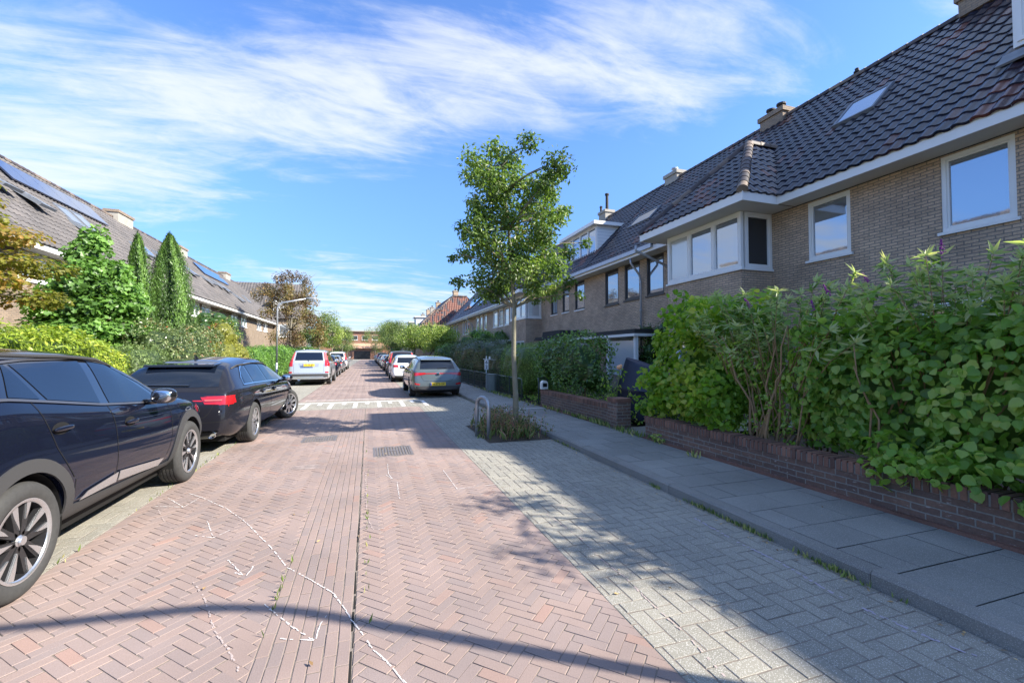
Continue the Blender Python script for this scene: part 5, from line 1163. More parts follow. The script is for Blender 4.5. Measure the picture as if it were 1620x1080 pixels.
# weeds in the tree pit
mb = MB(); n_ = 14
for i in range(n_):
    for j in range(n_):
        x0, y0 = 1.95+1.15*i/n_, 7.15+1.9*j/n_; f = lambda x, y: .004+.035*max(0, 1-((x-2.55)/.62)**2)*max(0, 1-((y-8.1)/1.0)**2)+.008*nz(np.array([[x, y, 0]]), 9)[0]*.5
        x1, y1 = x0+1.15/n_, y0+1.9/n_; mb.quad((x0, y0, f(x0, y0)), (x1, y0, f(x1, y0)), (x1, y1, f(x1, y1)), (x0, y1, f(x0, y1)))
struct(mb.build('tree_pit_soil', M['soil'], smooth=True))
def tuft(P, h, w=.012, rnd=None, lean=.35):
    """blades of grass: P (n,3)"""
    n = len(P); N = np.stack([RG.normal(size=n), RG.normal(size=n), np.zeros(n)], 1); T = np.stack([RG.normal(size=n)*lean, RG.normal(size=n)*lean, np.ones(n)], 1)
    return leaves(P, N, T, h*RG.uniform(.5, 1.2, n), T_LANCE, RG.random(n) if rnd is None else rnd)
P = np.stack([RG.normal(2.55, .27, 330), RG.normal(8.05, .5, 330), np.full(330, .02)], 1); P[:, 0] = np.clip(P[:, 0], 1.98, 3.2); P[:, 1] = np.clip(P[:, 1], 7.2, 9.1)
parts = [tuft(P, .22)]; mb = MB(); LP = []
for p in P[:190]:
    hh = random.uniform(.18, .50); e = Vector(p)+Vector((random.gauss(0, .09), random.gauss(0, .09), hh)); mb.tube([p, Vector(p).lerp(e, .5)+Vector((0, 0, .03)), e], [.004, .003, .0015], 4, .95)
    for k in range(16): t = random.uniform(.1, 1); LP.append(Vector(p).lerp(e, t)+Vector((random.gauss(0, .03), random.gauss(0, .03), random.gauss(0, .02))))
LP = np.array(LP); parts.append(leaves(LP, RG.normal(size=LP.shape)+[0, 0, .6], RG.normal(size=LP.shape), .042*RG.uniform(.6, 1.4, len(LP)), T_OVAL, RG.random(len(LP))))
me = mb.mesh('s'); parts.append((np.array(mb.v), [np.array([f for f in mb.f if len(f) == 4])], np.full(len(mb.v), 1.)))
V, F, Q = merge(parts); tag(link('pit_weeds', npmesh('pit_weeds', V, F, Q), ML['weed']), 'tall dry weeds with reddish stems growing round the foot of the street tree', 'weeds', kind='stuff')
# grass tufts along kerb and wall foot
def patches(spec):
    L = []
    for x, y, sx, sy, n in spec: L.append(np.stack([RG.normal(x, sx, n), RG.normal(y, sy, n), np.full(n, 0.)], 1))
    return np.concatenate(L)
P = patches([(3.08, 2.95, .012, .16, 120), (3.08, 3.5, .012, .12, 80), (3.07, 2.25, .015, .14, 90), (3.07, 4.2, .01, .05, 30), (3.08, 6.6, .01, .3, 60), (1.95, 7.75, .05, .12, 60), (-2.1, 7, .02, 2, 60), (-.52, 3.1, .008, .5, 18), (.0, 3.9, .01, 1.6, 30), (3.08, 12, .01, 2.5, 90)])
Pw = patches([(4.36, 6.7, .05, .25, 60), (4.40, 7.7, .03, .25, 140), (4.38, 8.6, .02, .3, 70), (4.38, 10, .02, .6, 60), (4.37, 5.9, .01, .1, 30), (4.3, 14.5, .06, 1.8, 260), (4.2, 4.9, .01, .06, 14)]); Pw[:, 2] = .1
V, F, Q = merge([tuft(P, .05), tuft(Pw, .11)]); tag(link('grass', npmesh('grass', V, F, Q), ML['grass']), 'small tufts of grass growing in the kerb joints and at the foot of the walls', 'grass', kind='stuff')
P = np.concatenate([np.stack([3.06-np.abs(RG.normal(0, .05, 130)), RG.uniform(1.2, 9, 130), np.full(130, .008)], 1), np.stack([RG.uniform(-2, 4.3, 60), RG.uniform(1.5, 12, 60), np.full(60, .008)], 1)]); P[P[:, 0] > 3.1, 2] = .108
V, F, Q = leaves(P, RG.normal(size=P.shape)*.3+[0, 0, 1], RG.normal(size=P.shape), .028*RG.uniform(.5, 1.4, len(P)), T_OVAL, RG.random(len(P)))
tag(link('fallen_leaves', npmesh('fallen_leaves', V, F, Q), ML['litter']), 'dry brown fallen leaves scattered along the gutter', 'leaves', kind='stuff')
# --- big mixed planting over the near wall
o = plant('broadleaf_shrub', 'dense shrub with large round green leaves spilling over the near end of the brick wall', 'shrub', (5.2, 2.0, .1))
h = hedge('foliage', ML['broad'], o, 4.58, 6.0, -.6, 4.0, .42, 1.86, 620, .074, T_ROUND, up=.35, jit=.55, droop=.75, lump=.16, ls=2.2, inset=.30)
L2 = []
for k in range(26): y = random.uniform(.2, 2.7); L2.append((4.44+random.uniform(-.08, .06), y, random.uniform(.44, .70), .14, .2, .13, 30))
for k in range(24): L2.append((random.uniform(4.6, 5.3), random.uniform(.3, 3.8), random.uniform(1.6, 1.95), .2, .22, .2, 34))
foliage('overhang', ML['broad'], o, L2, .078, T_ROUND, up=.2, jit=.5, droop=.8)
mb = MB(); sprigs(mb, [(5.0, .6, .1), (5.1, 1.8, .1), (4.9, 3.0, .1), (5.2, 3.8, .1)], 40, 1.9, .5, .014); mb.build('stem', M['stem'], o, smooth=True)
o2 = plant('lime_green_shrub', 'lime green leafy shrub glowing in backlight at the far end of the near brick wall', 'shrub', (5.1, 5.7, .1))
h2 = hedge('foliage', ML['lime'], o2, 4.60, 6.1, 4.75, 6.62, .42, 2.0, 400, .078, T_ROUND, up=.35, jit=.6, droop=.6, lump=.2, ls=2.6, inset=.35)
L2 = [(4.54+random.uniform(-.06, .1), random.uniform(4.7, 6.6), random.uniform(.52, 1.2), .16, .2, .14, 40) for k in range(30)] + [(random.uniform(4.6, 5.6), random.uniform(4.7, 6.2), random.uniform(1.9, 2.36), .17, .2, .17, 40) for k in range(30)]
foliage('top_growth', ML['lime'], o2, L2, .08, T_ROUND, up=.2, jit=.6, droop=.5)
L3 = [(random.uniform(4.7, 5.4), random.uniform(3.8, 4.8), random.uniform(.5, 1.5), .22, .22, .2, 40) for k in range(26)]
foliage('low_growth', ML['broad'], o, L3, .07, T_OVAL, up=.3, jit=.6, droop=.4)
def budd(name, label, base, tips, lv, seed=0):
    o = plant(name, label, 'shrub', base); mb = MB(); P = []; N = []; T = []; fl = []
    for i in range(tips[0]):
        y = random.uniform(tips[1], tips[2]); x = random.uniform(tips[3], tips[4]); z = random.uniform(tips[5], tips[6])
        b = Vector(base)+Vector((random.uniform(-.25, .25), random.uniform(-.3, .3), 0)); e = Vector((x, y, z)); m_ = b.lerp(e, .5)+Vector((0, 0, .15))
        pts = [b, b.lerp(m_, .5), m_, m_.lerp(e, .55)+Vector((0, 0, .08)), e]
        if i % 7: pts = pts[2:]
        mb.tube(pts, [.014, .011, .007, .004, .002][-len(pts):], 5)
        for k in range(lv):
            t = random.uniform(.25, 1)**.6; q = m_.lerp(e, t)+Vector((0, 0, .08*math.sin(t*3.1)))
            dv = unit(RG.normal(size=(1, 3)))[0]*[1, 1, .5]+[0, 0, .15]; P.append(q); T.append(dv); N.append(np.cross(dv, RG.normal(size=3))+np.array([-.35, -.3, .35])); fl.append(random.random())
        d0 = (e-m_).normalized()   # terminal rosette
        for k in range(9):
            dv = np.array(d0)*.5+RG.normal(size=3)*.5+[0, 0, .2]; P.append(e); T.append(dv); N.append([-.4, -.3, .5]+RG.normal(size=3)*.5); fl.append(random.uniform(.6, 1))
    mb.build('stem', M['stem'], o, smooth=True)
    V, F, Q = leaves(np.array([list(p) for p in P]), np.array(N), np.array(T), .12*RG.uniform(.6, 1.25, len(P)), T_LANCE, np.array(fl)); link('foliage', npmesh('foliage', V, F, Q), ML['budd'], o); return o
b1 = budd('butterfly_bush', 'butterfly bush with bare brown stems, middle of the planting over the near brick wall', (4.85, 4.15, .1), (110, 3.0, 5.6, 4.5, 5.9, 1.5, 2.36), 26)
b2 = budd('butterfly_bush', 'tallest butterfly bush with long grey green leaves, rising above the round leaved shrub', (5.1, 2.5, .1), (120, .4, 3.4, 4.6, 5.9, 1.8, 2.46), 28)
M['purple'] = mat('purple_flower', (.22, .03, .25), .8, bump=.8, bscale=150)
for b_, pts in ((b1, [(4.6, 4.3, 2.1), (4.7, 3.55, 1.98), (4.6, 3.3, 2.12)]), (b2, [(4.75, 3.0, 2.2), (4.7, 2.4, 2.36)])):
    for p in pts:
        mb = MB(); d = Vector((random.uniform(-.5, 0), random.uniform(-.4, .4), .5)).normalized()
        for k in range(40): t = random.random(); c = Vector(p)+d*(.13*t)+Vector((random.gauss(0, 1), random.gauss(0, 1), random.gauss(0, 1)))*.010*(1.2-t); mb.ell(c, (.006, .006, .006), 6, 4)
        mb.build('flower', M['purple'], b_)
sp_ = MB(); 
for k in range(6): limb(sp_, (4.75+random.uniform(-.08, .1), 4.25+random.uniform(-.2, .2), .1), (4.75+random.uniform(-.25, .25), 4.3+random.uniform(-.5, .5), random.uniform(1.2, 1.9)), .022, .006, 5, .04, 7)
sp_.build('bare_stem', M['stem'], b1, smooth=True)
for o_ in (o, o2, b1, b2): finish(o_)
# seedling at the wall foot
o = plant('seedling', 'small green seedling growing from the foot of the near brick wall', 'plant', (4.36, 5.85, .1)); foliage('leaf_rosette', ML['broad'], o, [(0, 0, .07, .08, .10, .07, 26)], .06, T_OVAL, up=.8)
# --- right side gardens
def hedge_thing(name, label, cat, lm, box, dens, size, tmpl, trunk=None, **kw):
    x0, x1, y0, y1, z0, z1 = box; o = plant(name, label, cat, ((x0+x1)/2, (y0+y1)/2, .05)); hedge('foliage', lm, o, *box, dens, size, tmpl, **kw)
    mb = MB(); mb.tube([((x0+x1)/2, y0+(y1-y0)*.2, .02), ((x0+x1)/2, y1-(y1-y0)*.2, .02)], .02, 6); sprigs(mb, [((x0+x1)/2, y0+(y1-y0)*t, .0) for t in (.25, .5, .75)], 8, (z1-z0)*.8, .25, .02); mb.build('stem', M['stem'], o, smooth=True); return finish(o)
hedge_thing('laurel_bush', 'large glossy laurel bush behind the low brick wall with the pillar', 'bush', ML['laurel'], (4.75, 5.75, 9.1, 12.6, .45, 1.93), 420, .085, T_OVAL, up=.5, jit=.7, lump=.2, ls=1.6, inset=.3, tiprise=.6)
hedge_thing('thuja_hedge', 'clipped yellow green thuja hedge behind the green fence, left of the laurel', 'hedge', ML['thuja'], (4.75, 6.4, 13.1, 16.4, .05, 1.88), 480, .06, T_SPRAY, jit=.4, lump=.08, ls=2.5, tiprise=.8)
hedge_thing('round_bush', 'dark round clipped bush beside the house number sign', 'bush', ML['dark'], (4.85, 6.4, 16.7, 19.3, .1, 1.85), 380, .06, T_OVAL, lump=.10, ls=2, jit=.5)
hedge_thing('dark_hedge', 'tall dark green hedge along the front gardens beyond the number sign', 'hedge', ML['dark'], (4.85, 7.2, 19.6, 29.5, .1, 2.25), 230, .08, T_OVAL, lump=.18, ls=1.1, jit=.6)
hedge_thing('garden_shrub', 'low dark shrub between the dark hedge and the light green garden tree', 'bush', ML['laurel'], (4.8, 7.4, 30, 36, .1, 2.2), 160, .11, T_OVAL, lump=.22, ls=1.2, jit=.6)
o = plant('climbing_plant', 'dark green climber covering the house wall beside the zinc downpipe', 'climber', (9.9, 13.5, .1))
foliage('foliage', ML['laurel'], o, [(9.85+random.uniform(-.25, .2), random.uniform(11.9, 14.6), random.uniform(.4, 2.4), .32, .4, .35, 150) for k in range(26)] + [(9.9, 12.6, 2.7, .25, .3, .3, 90), (9.6, 13.3, 1.6, .4, .4, .5, 200), (9.6, 13.2, 1.0, .4, .5, .5, 200)], .09, T_OVAL, up=.3, jit=.6, core=.6); finish(o)
o = plant('climbing_plant', 'small green vine on top of the white porch roof in the far row', 'climber', (9.9, 33.2, 2.6)); foliage('foliage', ML['green'], o, [(9.9, 32.2+.6*k, 2.8+.25*(k % 2), .4, .5, .4, 130) for k in range(4)], .12, T_OVAL, core=.6); finish(o)
o = plant('garden_tree', 'light green spreading garden tree leaning over the fence far along the right pavement', 'tree', (5.4, 36.5, .1))
lob = rand_crown(5.5, 37.5, 2.95, 2.0, 3.6, 1.3, 34, .8, 330)
foliage('crown', ML['tree2'], o, lob, .14, T_OVAL, clump=.3, shell=.3); mb = MB(); limb(mb, (4.6, 36, .1), (5.0, 37, 1.6), .08, .06); [limb(mb, (5.0, 37, 1.6), L[:3], .035, .01) for L in lob[:16]]; mb.build('trunk', M['bark'], o, smooth=True); finish(o)
o = plant('garden_tree', 'dark bushy garden tree between the light green tree and the far houses', 'tree', (7.4, 31, .1))
lob = rand_crown(7.6, 31.5, 2.3, 1.5, 2.8, 1.1, 20, .7, 260); foliage('crown', ML['green'], o, lob, .12, T_OVAL, clump=.3, core=.5); mb = MB(); limb(mb, (7.5, 31.5, .1), (7.6, 31.5, 2), .07, .05); mb.build('trunk', M['bark'], o, smooth=True); finish(o)
far = [(4.6, 47, 2.1, 3.6, 4.4, 'tree2', 'pale green'), (4.7, 55, 2.3, 4.0, 5.4, 'tree3', 'full crowned'), (4.3, 64, 2.6, 4.6, 6.3, 'tree3', 'rounded'), (4.2, 74, 2.8, 4.8, 7.0, 'tree3', 'tall olive green'), (4.0, 86, 3.0, 5.0, 7.8, 'tree3', 'broad'), (4.2, 100, 3.2, 5.2, 8.6, 'tree2', 'farthest light green')]
for x, y, r, h, zt, lm, w_ in far:
    tree('avenue_tree', (x, y, .1), f'{w_} avenue tree at about {["fifty","fifty five","sixty five","seventy five","eighty five","hundred"][[47,55,64,74,86,100].index(y)]} paces in the right hand row', 'tree', ML[lm], M['bark'], [(0, 0, 0), (0, 0, 1.4), (.1, 0, 2.4), (0, .1, zt*.6), (0, 0, zt*.9)], rand_crown(0, 0, (2.0+zt)/2, r, r*1.2, (zt-2.0)/2+.2, 26, r*.36, 200), .17, T_OVAL, tr=.12, group='avenue trees in the right hand row', clump=.3, shell=.3)
# --- left side
ycol = ML['hedgeY']
o = hedge_thing('cypress_hedge', 'bright yellow green feathery cypress hedge beside the parked black SUV', 'hedge', ycol, (-6.9, -5.15, 3.0, 12.95, .1, 2.0), 520, .10, T_SPRAY, up=.25, jit=.45, lump=.16, ls=2.0, tiprise=-.1, topfn=lambda y: 1.03-.016*np.clip(y-7, 0, 9), inset=.2)
hedge_thing('box_hedge', 'small olive green clipped hedge between the bright cypress hedge and the red tipped shrub', 'hedge', ML['olive'], (-6.6, -5.25, 13.1, 15.1, .1, 1.72), 600, .045, T_OVAL, lump=.06, ls=2.5)
hedge_thing('photinia_shrub', 'dark shrub with pale flecks and red young leaves in front of the conifers', 'shrub', ML['photinia'], (-7.0, -5.25, 15.2, 19.9, .3, 2.42), 420, .075, T_OVAL, lump=.2, ls=1.5, jit=.7, inset=.3)
o = plant('golden_shrub', 'golden yellow leaved shrub right of the red tipped shrub', 'shrub', (-5.9, 21.8, .1))
foliage('foliage', ML['yellow'], o, [(-5.95, 21.8, 2.25, .6, .8, .75, 700), (-5.9, 21.5, 1.4, .8, 1.2, .9, 900), (-5.7, 22.6, 1.3, .7, .9, .8, 500), (-5.9, 20.6, 1.2, .6, .7, .8, 400)]+rand_crown(-5.9, 21.7, 1.6, .9, 1.5, 1.2, 14, .35, 100), .075, T_OVAL, core=.75); finish(o)
hedge_thing('green_bush', 'fresh green bush at the lamp post on the left, beyond the golden shrub', 'bush', ML['green'], (-6.6, -5.05, 23.4, 27.6, .1, 1.8), 330, .08, T_OVAL, lump=.2, ls=1.6, inset=.3)
hedge_thing('green_hedge', 'rounded hedge behind the lamp post next to the silver SUV', 'hedge', ML['green'], (-6.8, -5.1, 28.2, 36, .1, 2.0), 180, .10, T_OVAL, lump=.16, ls=1.3)
hedge_thing('far_hedge', 'dark hedge under the copper beech along the left pavement', 'hedge', ML['laurel'], (-7.2, -5.2, 37, 60, .1, 2.1), 60, .16, T_OVAL, lump=.2, ls=1.0)
# conifers
def conifer(label, x, y, h, r, n, taper, multi=1):
    o = plant('columnar_conifer', label, 'conifer', (x, y, .1), 'columnar conifers'); P = []; 
    t = RG.random(n)**.9; a = RG.uniform(0, 2*math.pi, n); tip = np.clip((1-t)*taper, 0, 1)**.6; k = (1+.16*np.sin(a*5+1.3*np.sin(t*7))+.12*np.sin(a*9+t*5)); rr = r*tip*k*RG.uniform(.70, 1.08, n)**1.0*np.clip(.72+t*2.2, 0, 1)*(1+.10*nz(np.stack([np.cos(a), np.sin(a), t*3], 1), 2.5))
    P = np.stack([x+rr*np.cos(a), y+rr*np.sin(a), .1+h*t*(1-.02*k)+.12*nz(np.stack([np.cos(a), np.sin(a), t], 1), 3.)*t], 1); out = np.stack([np.cos(a), np.sin(a), np.zeros(n)], 1)
    N = out+RG.normal(size=P.shape)*.35; T = out*.35+np.array([0, 0, 1.])+RG.normal(size=P.shape)*.22
    rn = np.clip(.5+.35*np.sin(a*5+1.3*np.sin(t*7))+RG.normal(size=n)*.18, 0, 1)
    parts = [leaves(P, N, T, .085*RG.uniform(.5, 1.5, n), T_SPRAY, rn)]
    zz = np.linspace(0, .985, 22)[:, None]; aa = (np.arange(22)*2*math.pi/22)[None]; rc = r*.78*np.clip((1-zz)*taper, 0, 1)**.6*(1+.16*np.sin(aa*5+1.3*np.sin(zz*7)))*np.clip(.72+zz*2.2, 0, 1)
    V = np.stack([x+rc*np.cos(aa), y+rc*np.sin(aa), .1+h*zz*.97+0*aa], -1).reshape(-1, 3); F = np.array([[i*22+j, i*22+(j+1) % 22, (i+1)*22+(j+1) % 22, (i+1)*22+j] for i in range(21) for j in range(22)]); parts.append((V, [F], np.full(len(V), .1)))
    V, F, Q = merge(parts); link('foliage', npmesh('foliage', V, F, Q), ML['cypress'], o); mb = MB(); mb.tube([(x, y, 0), (x, y, 1)], .07); mb.build('trunk', M['bark'], o); return finish(o)
conifer('slimmer left hand conifer of the columnar pair, touching the broad green tree', -7.15, 17.2, 5.3, .46, 22000, 1.9)
conifer('wider and taller right hand conifer of the columnar pair', -7.0, 19.2, 5.85, .74, 42000, 2.0)
# broad green tree
lob = [(0, 0, 4.75, .35, .35, .45, 260), (-.15, 0, 4.3, .55, .55, .5, 420)]
for z, r_, k in ((3.85, .55, 6), (3.3, .85, 9), (2.7, 1.05, 11), (2.1, 1.15, 12), (1.5, 1.1, 9)):
    for i in range(k): a = 2*math.pi*i/k+z; q = random.uniform(.65, 1.0); lob.append((r_*q*math.cos(a), r_*q*math.sin(a), z+random.uniform(-.2, .2), .48, .48, .36, 230))
tree('broad_green_tree', (-7.7, 16.0, .1), 'bushy fresh green tree left of the two columnar conifers', 'tree', ML['green'], M['bark'], [(0, 0, 0), (0, 0, 1.2), (.05, 0, 2.6), (0, 0, 4.6)], lob, .125, T_LOBED, tr=.1, clump=.5, shell=.4, jit=.5, droop=.5, core=.55)
# copper maple at the left frame edge
lob = []
for z, r_, k in ((4.2, .9, 8), (3.7, 1.4, 12), (3.2, 1.7, 14), (2.7, 1.7, 13), (4.7, .6, 5)):
    for i in range(k): a = 2*math.pi*i/k+z*2; q = random.uniform(.5, 1.0); lob.append((r_*q*math.cos(a), r_*q*math.sin(a), z+random.uniform(-.15, .15), .50, .50, .20, 240))
tree('copper_maple', (-7.95, 11.0, .1), 'orange and olive leaved maple overhanging the hedge at the left frame edge', 'tree', ML['maple'], M['bark'], [(0, 0, 0), (.1, 0, 1.2), (0, .1, 2.4), (0, 0, 4.1)], lob, .09, T_LOBED, tr=.09, clump=.4, shell=.2, jit=.35, up=1.0, droop=.4)
tree('outside_garden_tree', (6.6, .55, .1), 'garden tree standing just outside the frame by the viewer, it shades the parking strip', 'tree', ML['green'], M['bark'], [(0, 0, 0), (0, 0, 1.4), (0, 0, 3.2), (0, 0, 4.2)], rand_crown(0, 0, 3.7, .95, 1.5, .95, 16, .34, 110), .10, T_OVAL, tr=.06, clump=.1, shell=.2)
# dark trees in the middle distance
tree('dark_garden_tree', (-8.0, 27.5, .1), 'dark green garden tree in front of the white upstairs windows on the left', 'tree', ML['laurel'], M['bark'], [(0, 0, 0), (0, 0, 1.4), (0, 0, 3.2)], rand_crown(0, 0, 2.55, 1.6, 2.0, 1.35, 26, .6, 200, taper=.4), .12, T_LANCE, tr=.1, clump=.3, core=.5)
tree('red_leaved_bush', (-6.9, 24.4, .1), 'small dark shrub with scarlet leaves behind the golden shrub', 'shrub', leafmat('leaf_scarlet', [(0, (.06, .03, .02)), (.6, (.20, .03, .02)), (1, (.4, .05, .03))], .3), M['bark'], [(0, 0, 0), (0, 0, 1), (0, 0, 2.4)], rand_crown(0, 0, 2.2, .7, .8, .8, 10, .35, 110), .09, T_OVAL, tr=.05)
lob = []
for k in range(46):
    a = random.uniform(0, 2*math.pi); z = random.uniform(2.2, 8.6); rr_ = 2.9*math.sqrt(max(.05, 1-((z-4.6)/4.6)**2))*random.uniform(.3, 1); lob.append((rr_*math.cos(a), rr_*math.sin(a), z, .62, .62, .62, 260))
bt = tree('copper_beech', (-6.6, 43, .1), 'copper leaved beech with spiky rising twigs, tallest tree on the left', 'tree', ML['beech'], M['bark'], [(0, 0, 0), (0, 0, 1.6), (0, 0, 3.5), (.1, 0, 5.5), (0, 0, 8.2)], lob, .16, T_OVAL, tr=.13, clump=.35, shell=.2, droop=-.4)
mb = MB()
for k in range(26): a = random.uniform(0, 6.28); q = Vector((1.5*math.cos(a)*random.random(), 1.5*math.sin(a)*random.random(), random.uniform(4.5, 8))); limb(mb, q, q+Vector((1.1*math.cos(a), 1.1*math.sin(a), random.uniform(.8, 1.5))), .025, .008, 3, .05, 4)
mb.tube([(0, 0, 3), (0, 0, 8)], .03, 5); mb.build('twig', M['bark'], bt)
for x, y, r, zt, lab in ((-5.6, 56, 2.4, 7.2, 'green street tree just right of the copper beech'), (-5.2, 70, 2.2, 6.6, 'pale green tree beyond the one beside the copper beech'), (-5.0, 92, 2.6, 7.6, 'distant left tree close to the orange brick building'), (-4.8, 112, 2.8, 7.0, 'farthest tree of the left side against the orange brick building')):
    tree('street_side_tree', (x, y, .1), lab, 'tree', ML['tree3' if y != 70 else 'tree2'], M['bark'], [(0, 0, 0), (0, 0, 1.4), (.1, 0, 2.6), (0, .1, zt*.6), (0, 0, zt*.9)], rand_crown(0, 0, (1.9+zt)/2, r, r*1.1, (zt-1.9)/2+.2, 28, r*.36, 220), .17, T_OVAL, tr=.12, group='trees along the left pavement', clump=.3, shell=.3)
for x, y, r, zt, lab in ((1.8, 134, 4.2, 10.2, 'rounded tree at the far street end, left of the last pair'), (8.0, 135, 4.5, 10.8, 'middle one of the trees closing the view at the far street end'), (14.5, 134, 4.5, 11, 'rightmost of the trees closing the view at the far street end'), (-13.5, 134, 4.5, 10.5, 'tree at the far left corner where the street ends')):
    tree('end_tree', (x, y, 0), lab, 'tree', ML['tree3'], M['bark'], [(0, 0, 0), (0, 0, 1.6), (.1, 0, 3), (0, .1, zt*.6), (0, 0, zt*.9)], rand_crown(0, 0, (1.6+zt)/2, r, r*1.1, (zt-1.6)/2+.2, 28, r*.36, 150), .22, T_OVAL, tr=.12, group='trees at the far street end', clump=.3, shell=.3)
hedge_thing('end_hedge', 'low green hedge across the far end of the street before the brick buildings', 'hedge', ML['tree3'], (-14, -6, 118, 121, 0, 2.2), 25, .25, T_OVAL, lump=.3, ls=.6)
hedge_thing('end_hedge', 'taller dark hedge at the far right end of the street', 'hedge', ML['green'], (5, 14, 110, 114, 0, 3.2), 25, .25, T_OVAL, lump=.3, ls=.6)
# low ground cover in the right gardens
P = []
for k in range(9000): P.append((random.uniform(4.55, 9.2), random.uniform(5.5, 13), .1))
P = np.array(P); keep = (nz(P, 1.6) > -.3) & ~((P[:, 1] > 6.25) & (P[:, 1] < 7.15) & (P[:, 0] < 5.6)); P = P[keep]
V, F, Q = leaves(P+np.stack([0*P[:, 0], 0*P[:, 0], RG.uniform(0, .32, len(P))*(.4+.6*(nz(P, 2.5) > 0))], 1), RG.normal(size=P.shape)+[0, 0, .8], RG.normal(size=P.shape)+[0, 0, .7], .07*RG.uniform(.6, 1.4, len(P)), T_OVAL, RG.random(len(P)))
tag(link('ground_cover', npmesh('ground_cover', V, F, Q), ML['broad']), 'low green ground cover in the front garden behind the low walls', 'ground cover', kind='stuff')

# ------------------------------------------------------------------ garden walls, fence, street furniture
def brick_wall(name, label, x0, x1, y0, y1, h, pillar=None, slope=0):
    o = empty(name, (x0, (y0+y1)/2, .1), 0, label, 'garden wall'); mb = MB(); mb.box((x0+.012, y0, .05), (x1-.012, y1, h-.105+.1)); mb.build('brickwork', M['gardenbrick'], o)
    mb = MB(); mb.box((x0-.035, y0-.02, .06), (x0+.012, y1+.01, .128)); mb.build('plinth', M['cop'], o)
    y = y0; mb = MB()
    while y < y1-.03:
        w_ = .0555; dz, dx = random.uniform(-.003, .003), random.uniform(-.004, .004)
        b = MB(); mb.box((x0+dx, y+.004, h-.005), (x1+dx, y+w_-.008, h+.10+dz), random.random()); y += w_+.004
    mb.build('coping', M['cop'], o, bevel=.004); mb = MB(); mb.box((x0+.008, y0, h-.0052), (x1-.008, y1, h+.080)); mb.build('coping_mortar', M['mortar'], o)
    if pillar:
        p0, p1, ph = pillar; mb = MB(); mb.box((x0-.03, p0, .05), (x1+.05, p1, ph)); p_ = mb.build('pillar', M['gardenbrick'], o); mb = MB(); n_ = 5
        for k in range(n_): yy = p0-.01+(p1-p0+.02)*k/n_; mb.box((x0-.045, yy+.003, ph), (x1+.065, yy+(p1-p0+.02)/n_-.003, ph+.07), random.random())
        mb.build('pillar_cap', M['cop'], p_, bevel=.004)
    return finish(o)
M['cop'] = rndmat('coping_brick', [(0, (.13, .075, .058)), (.5, (.20, .105, .078)), (1, (.26, .14, .10))], .85, .3, 60, .25, 4, .5)
M['mortar'] = mat('mortar', (.20, .185, .165), .95, noise=.3, nscale=20)
wy = MB()
brick_wall('garden_wall', 'long low brown brick garden wall on the right under the overhanging shrubs', 4.40, 4.62, -1.5, 6.27, .37)
brick_wall('garden_wall', 'low brown brick wall with an end pillar in front of the laurel bush', 4.42, 4.64, 7.45, 11.0, .44, (7.12, 7.45, .60))
M['fencegreen'] = mat('fence_green', (.05, .075, .065), .4, .3, coat=.3)
def mesh_panel(mb, x, y0, y1, z0, z1, sx=.055, sz=.11):
    y = y0+sx
    while y < y1-.01: mb.box((x-.003, y-.003, z0), (x+.003, y+.003, z1)); y += sx
    z = z0+sz
    while z < z1-.01: mb.box((x-.006, y0, z-.003), (x-.0031, y1, z+.003)); z += sz
o = empty('garden_fence', (4.42, 16, .1), 0, 'low dark green welded mesh fence running along the pavement beyond the gate', 'fence')
y = 12.45
while y < 24:
    y2 = y+1.25; mb = MB(); mesh_panel(mb, 4.42, y+.03, y2-.03, .16, .72); mb.build('mesh_panel', M['fencegreen'], o)
    mb = MB(); c = [(4.42, y+.02, .1), (4.42, y+.02, .66), (4.42, y+.07, .735), (4.42, y+.14, .75), (4.42, y2-.0, .75)] if y < 12.6 else [(4.42, y, .75), (4.42, y2, .75)]
    mb.tube(c, .017, 8); mb.tube([(4.42, y+.03, .15), (4.42, y2, .15)], .014, 6); mb.build('rail', M['fencegreen'], o, smooth=True)
    mb = MB(); mb.box((4.40, y2-.018, .08), (4.44, y2+.018, .79)); mb.build('post', M['fencegreen'], o); y = y2
finish(o)
o = empty('garden_gate', (4.42, 11.3, .1), 0, 'small dark green mesh gate standing open at the end of the pillared wall', 'gate')
mb = MB(); mb.tube([(4.42, 11.12, .14), (4.42, 11.12, .78), (4.44, 11.2, .84), (4.75, 11.45, .84), (4.85, 11.52, .78), (4.85, 11.52, .18), (4.78, 11.47, .14), (4.42, 11.15, .14)], .018, 8); mb.build('frame', M['fencegreen'], o, smooth=True)
mb = MB()
for k in range(7): t = (k+.5)/7; mb.tube([(4.42+.43*t, 11.12+.40*t, .15), (4.42+.43*t, 11.12+.40*t, .83)], .004, 4)
for k in range(9): z = .18+.075*k; mb.tube([(4.43, 11.13, z), (4.84, 11.51, z)], .004, 4)
mb.build('mesh_panel', M['fencegreen'], o); finish(o)
o = empty('mailbox', (4.5, 11.06, .55), 0, 'small white rounded mailbox on the far end of the pillared wall', 'mailbox')
mb = MB(); pr = [(4.42, .56), (4.60, .56), (4.60, .70)]+[(4.51+.09*math.cos(t), .70+.09*math.sin(t)) for t in np.linspace(0, math.pi, 10)[1:]]
mb.prism(pr, 'y', 10.88, 11.02); mb.build('box', M['white'], o); mb = MB(); mb.box((4.45, 10.874, .62), (4.57, 10.879, .72)); mb.build('opening', M['gap'], o)
mb = MB(); mb.tube([(4.51, 10.95, .42), (4.51, 10.95, .56)], .02, 8); mb.build('post', M['zinc'], o); finish(o)
sheet('pavement_edging', M['whitepaint'], 3.3, 4.4, 10.55, 10.62, .1045)
M['greypost'] = mat('concrete_post', (.19, .22, .20), .8, noise=.2, nscale=15, bump=.3)
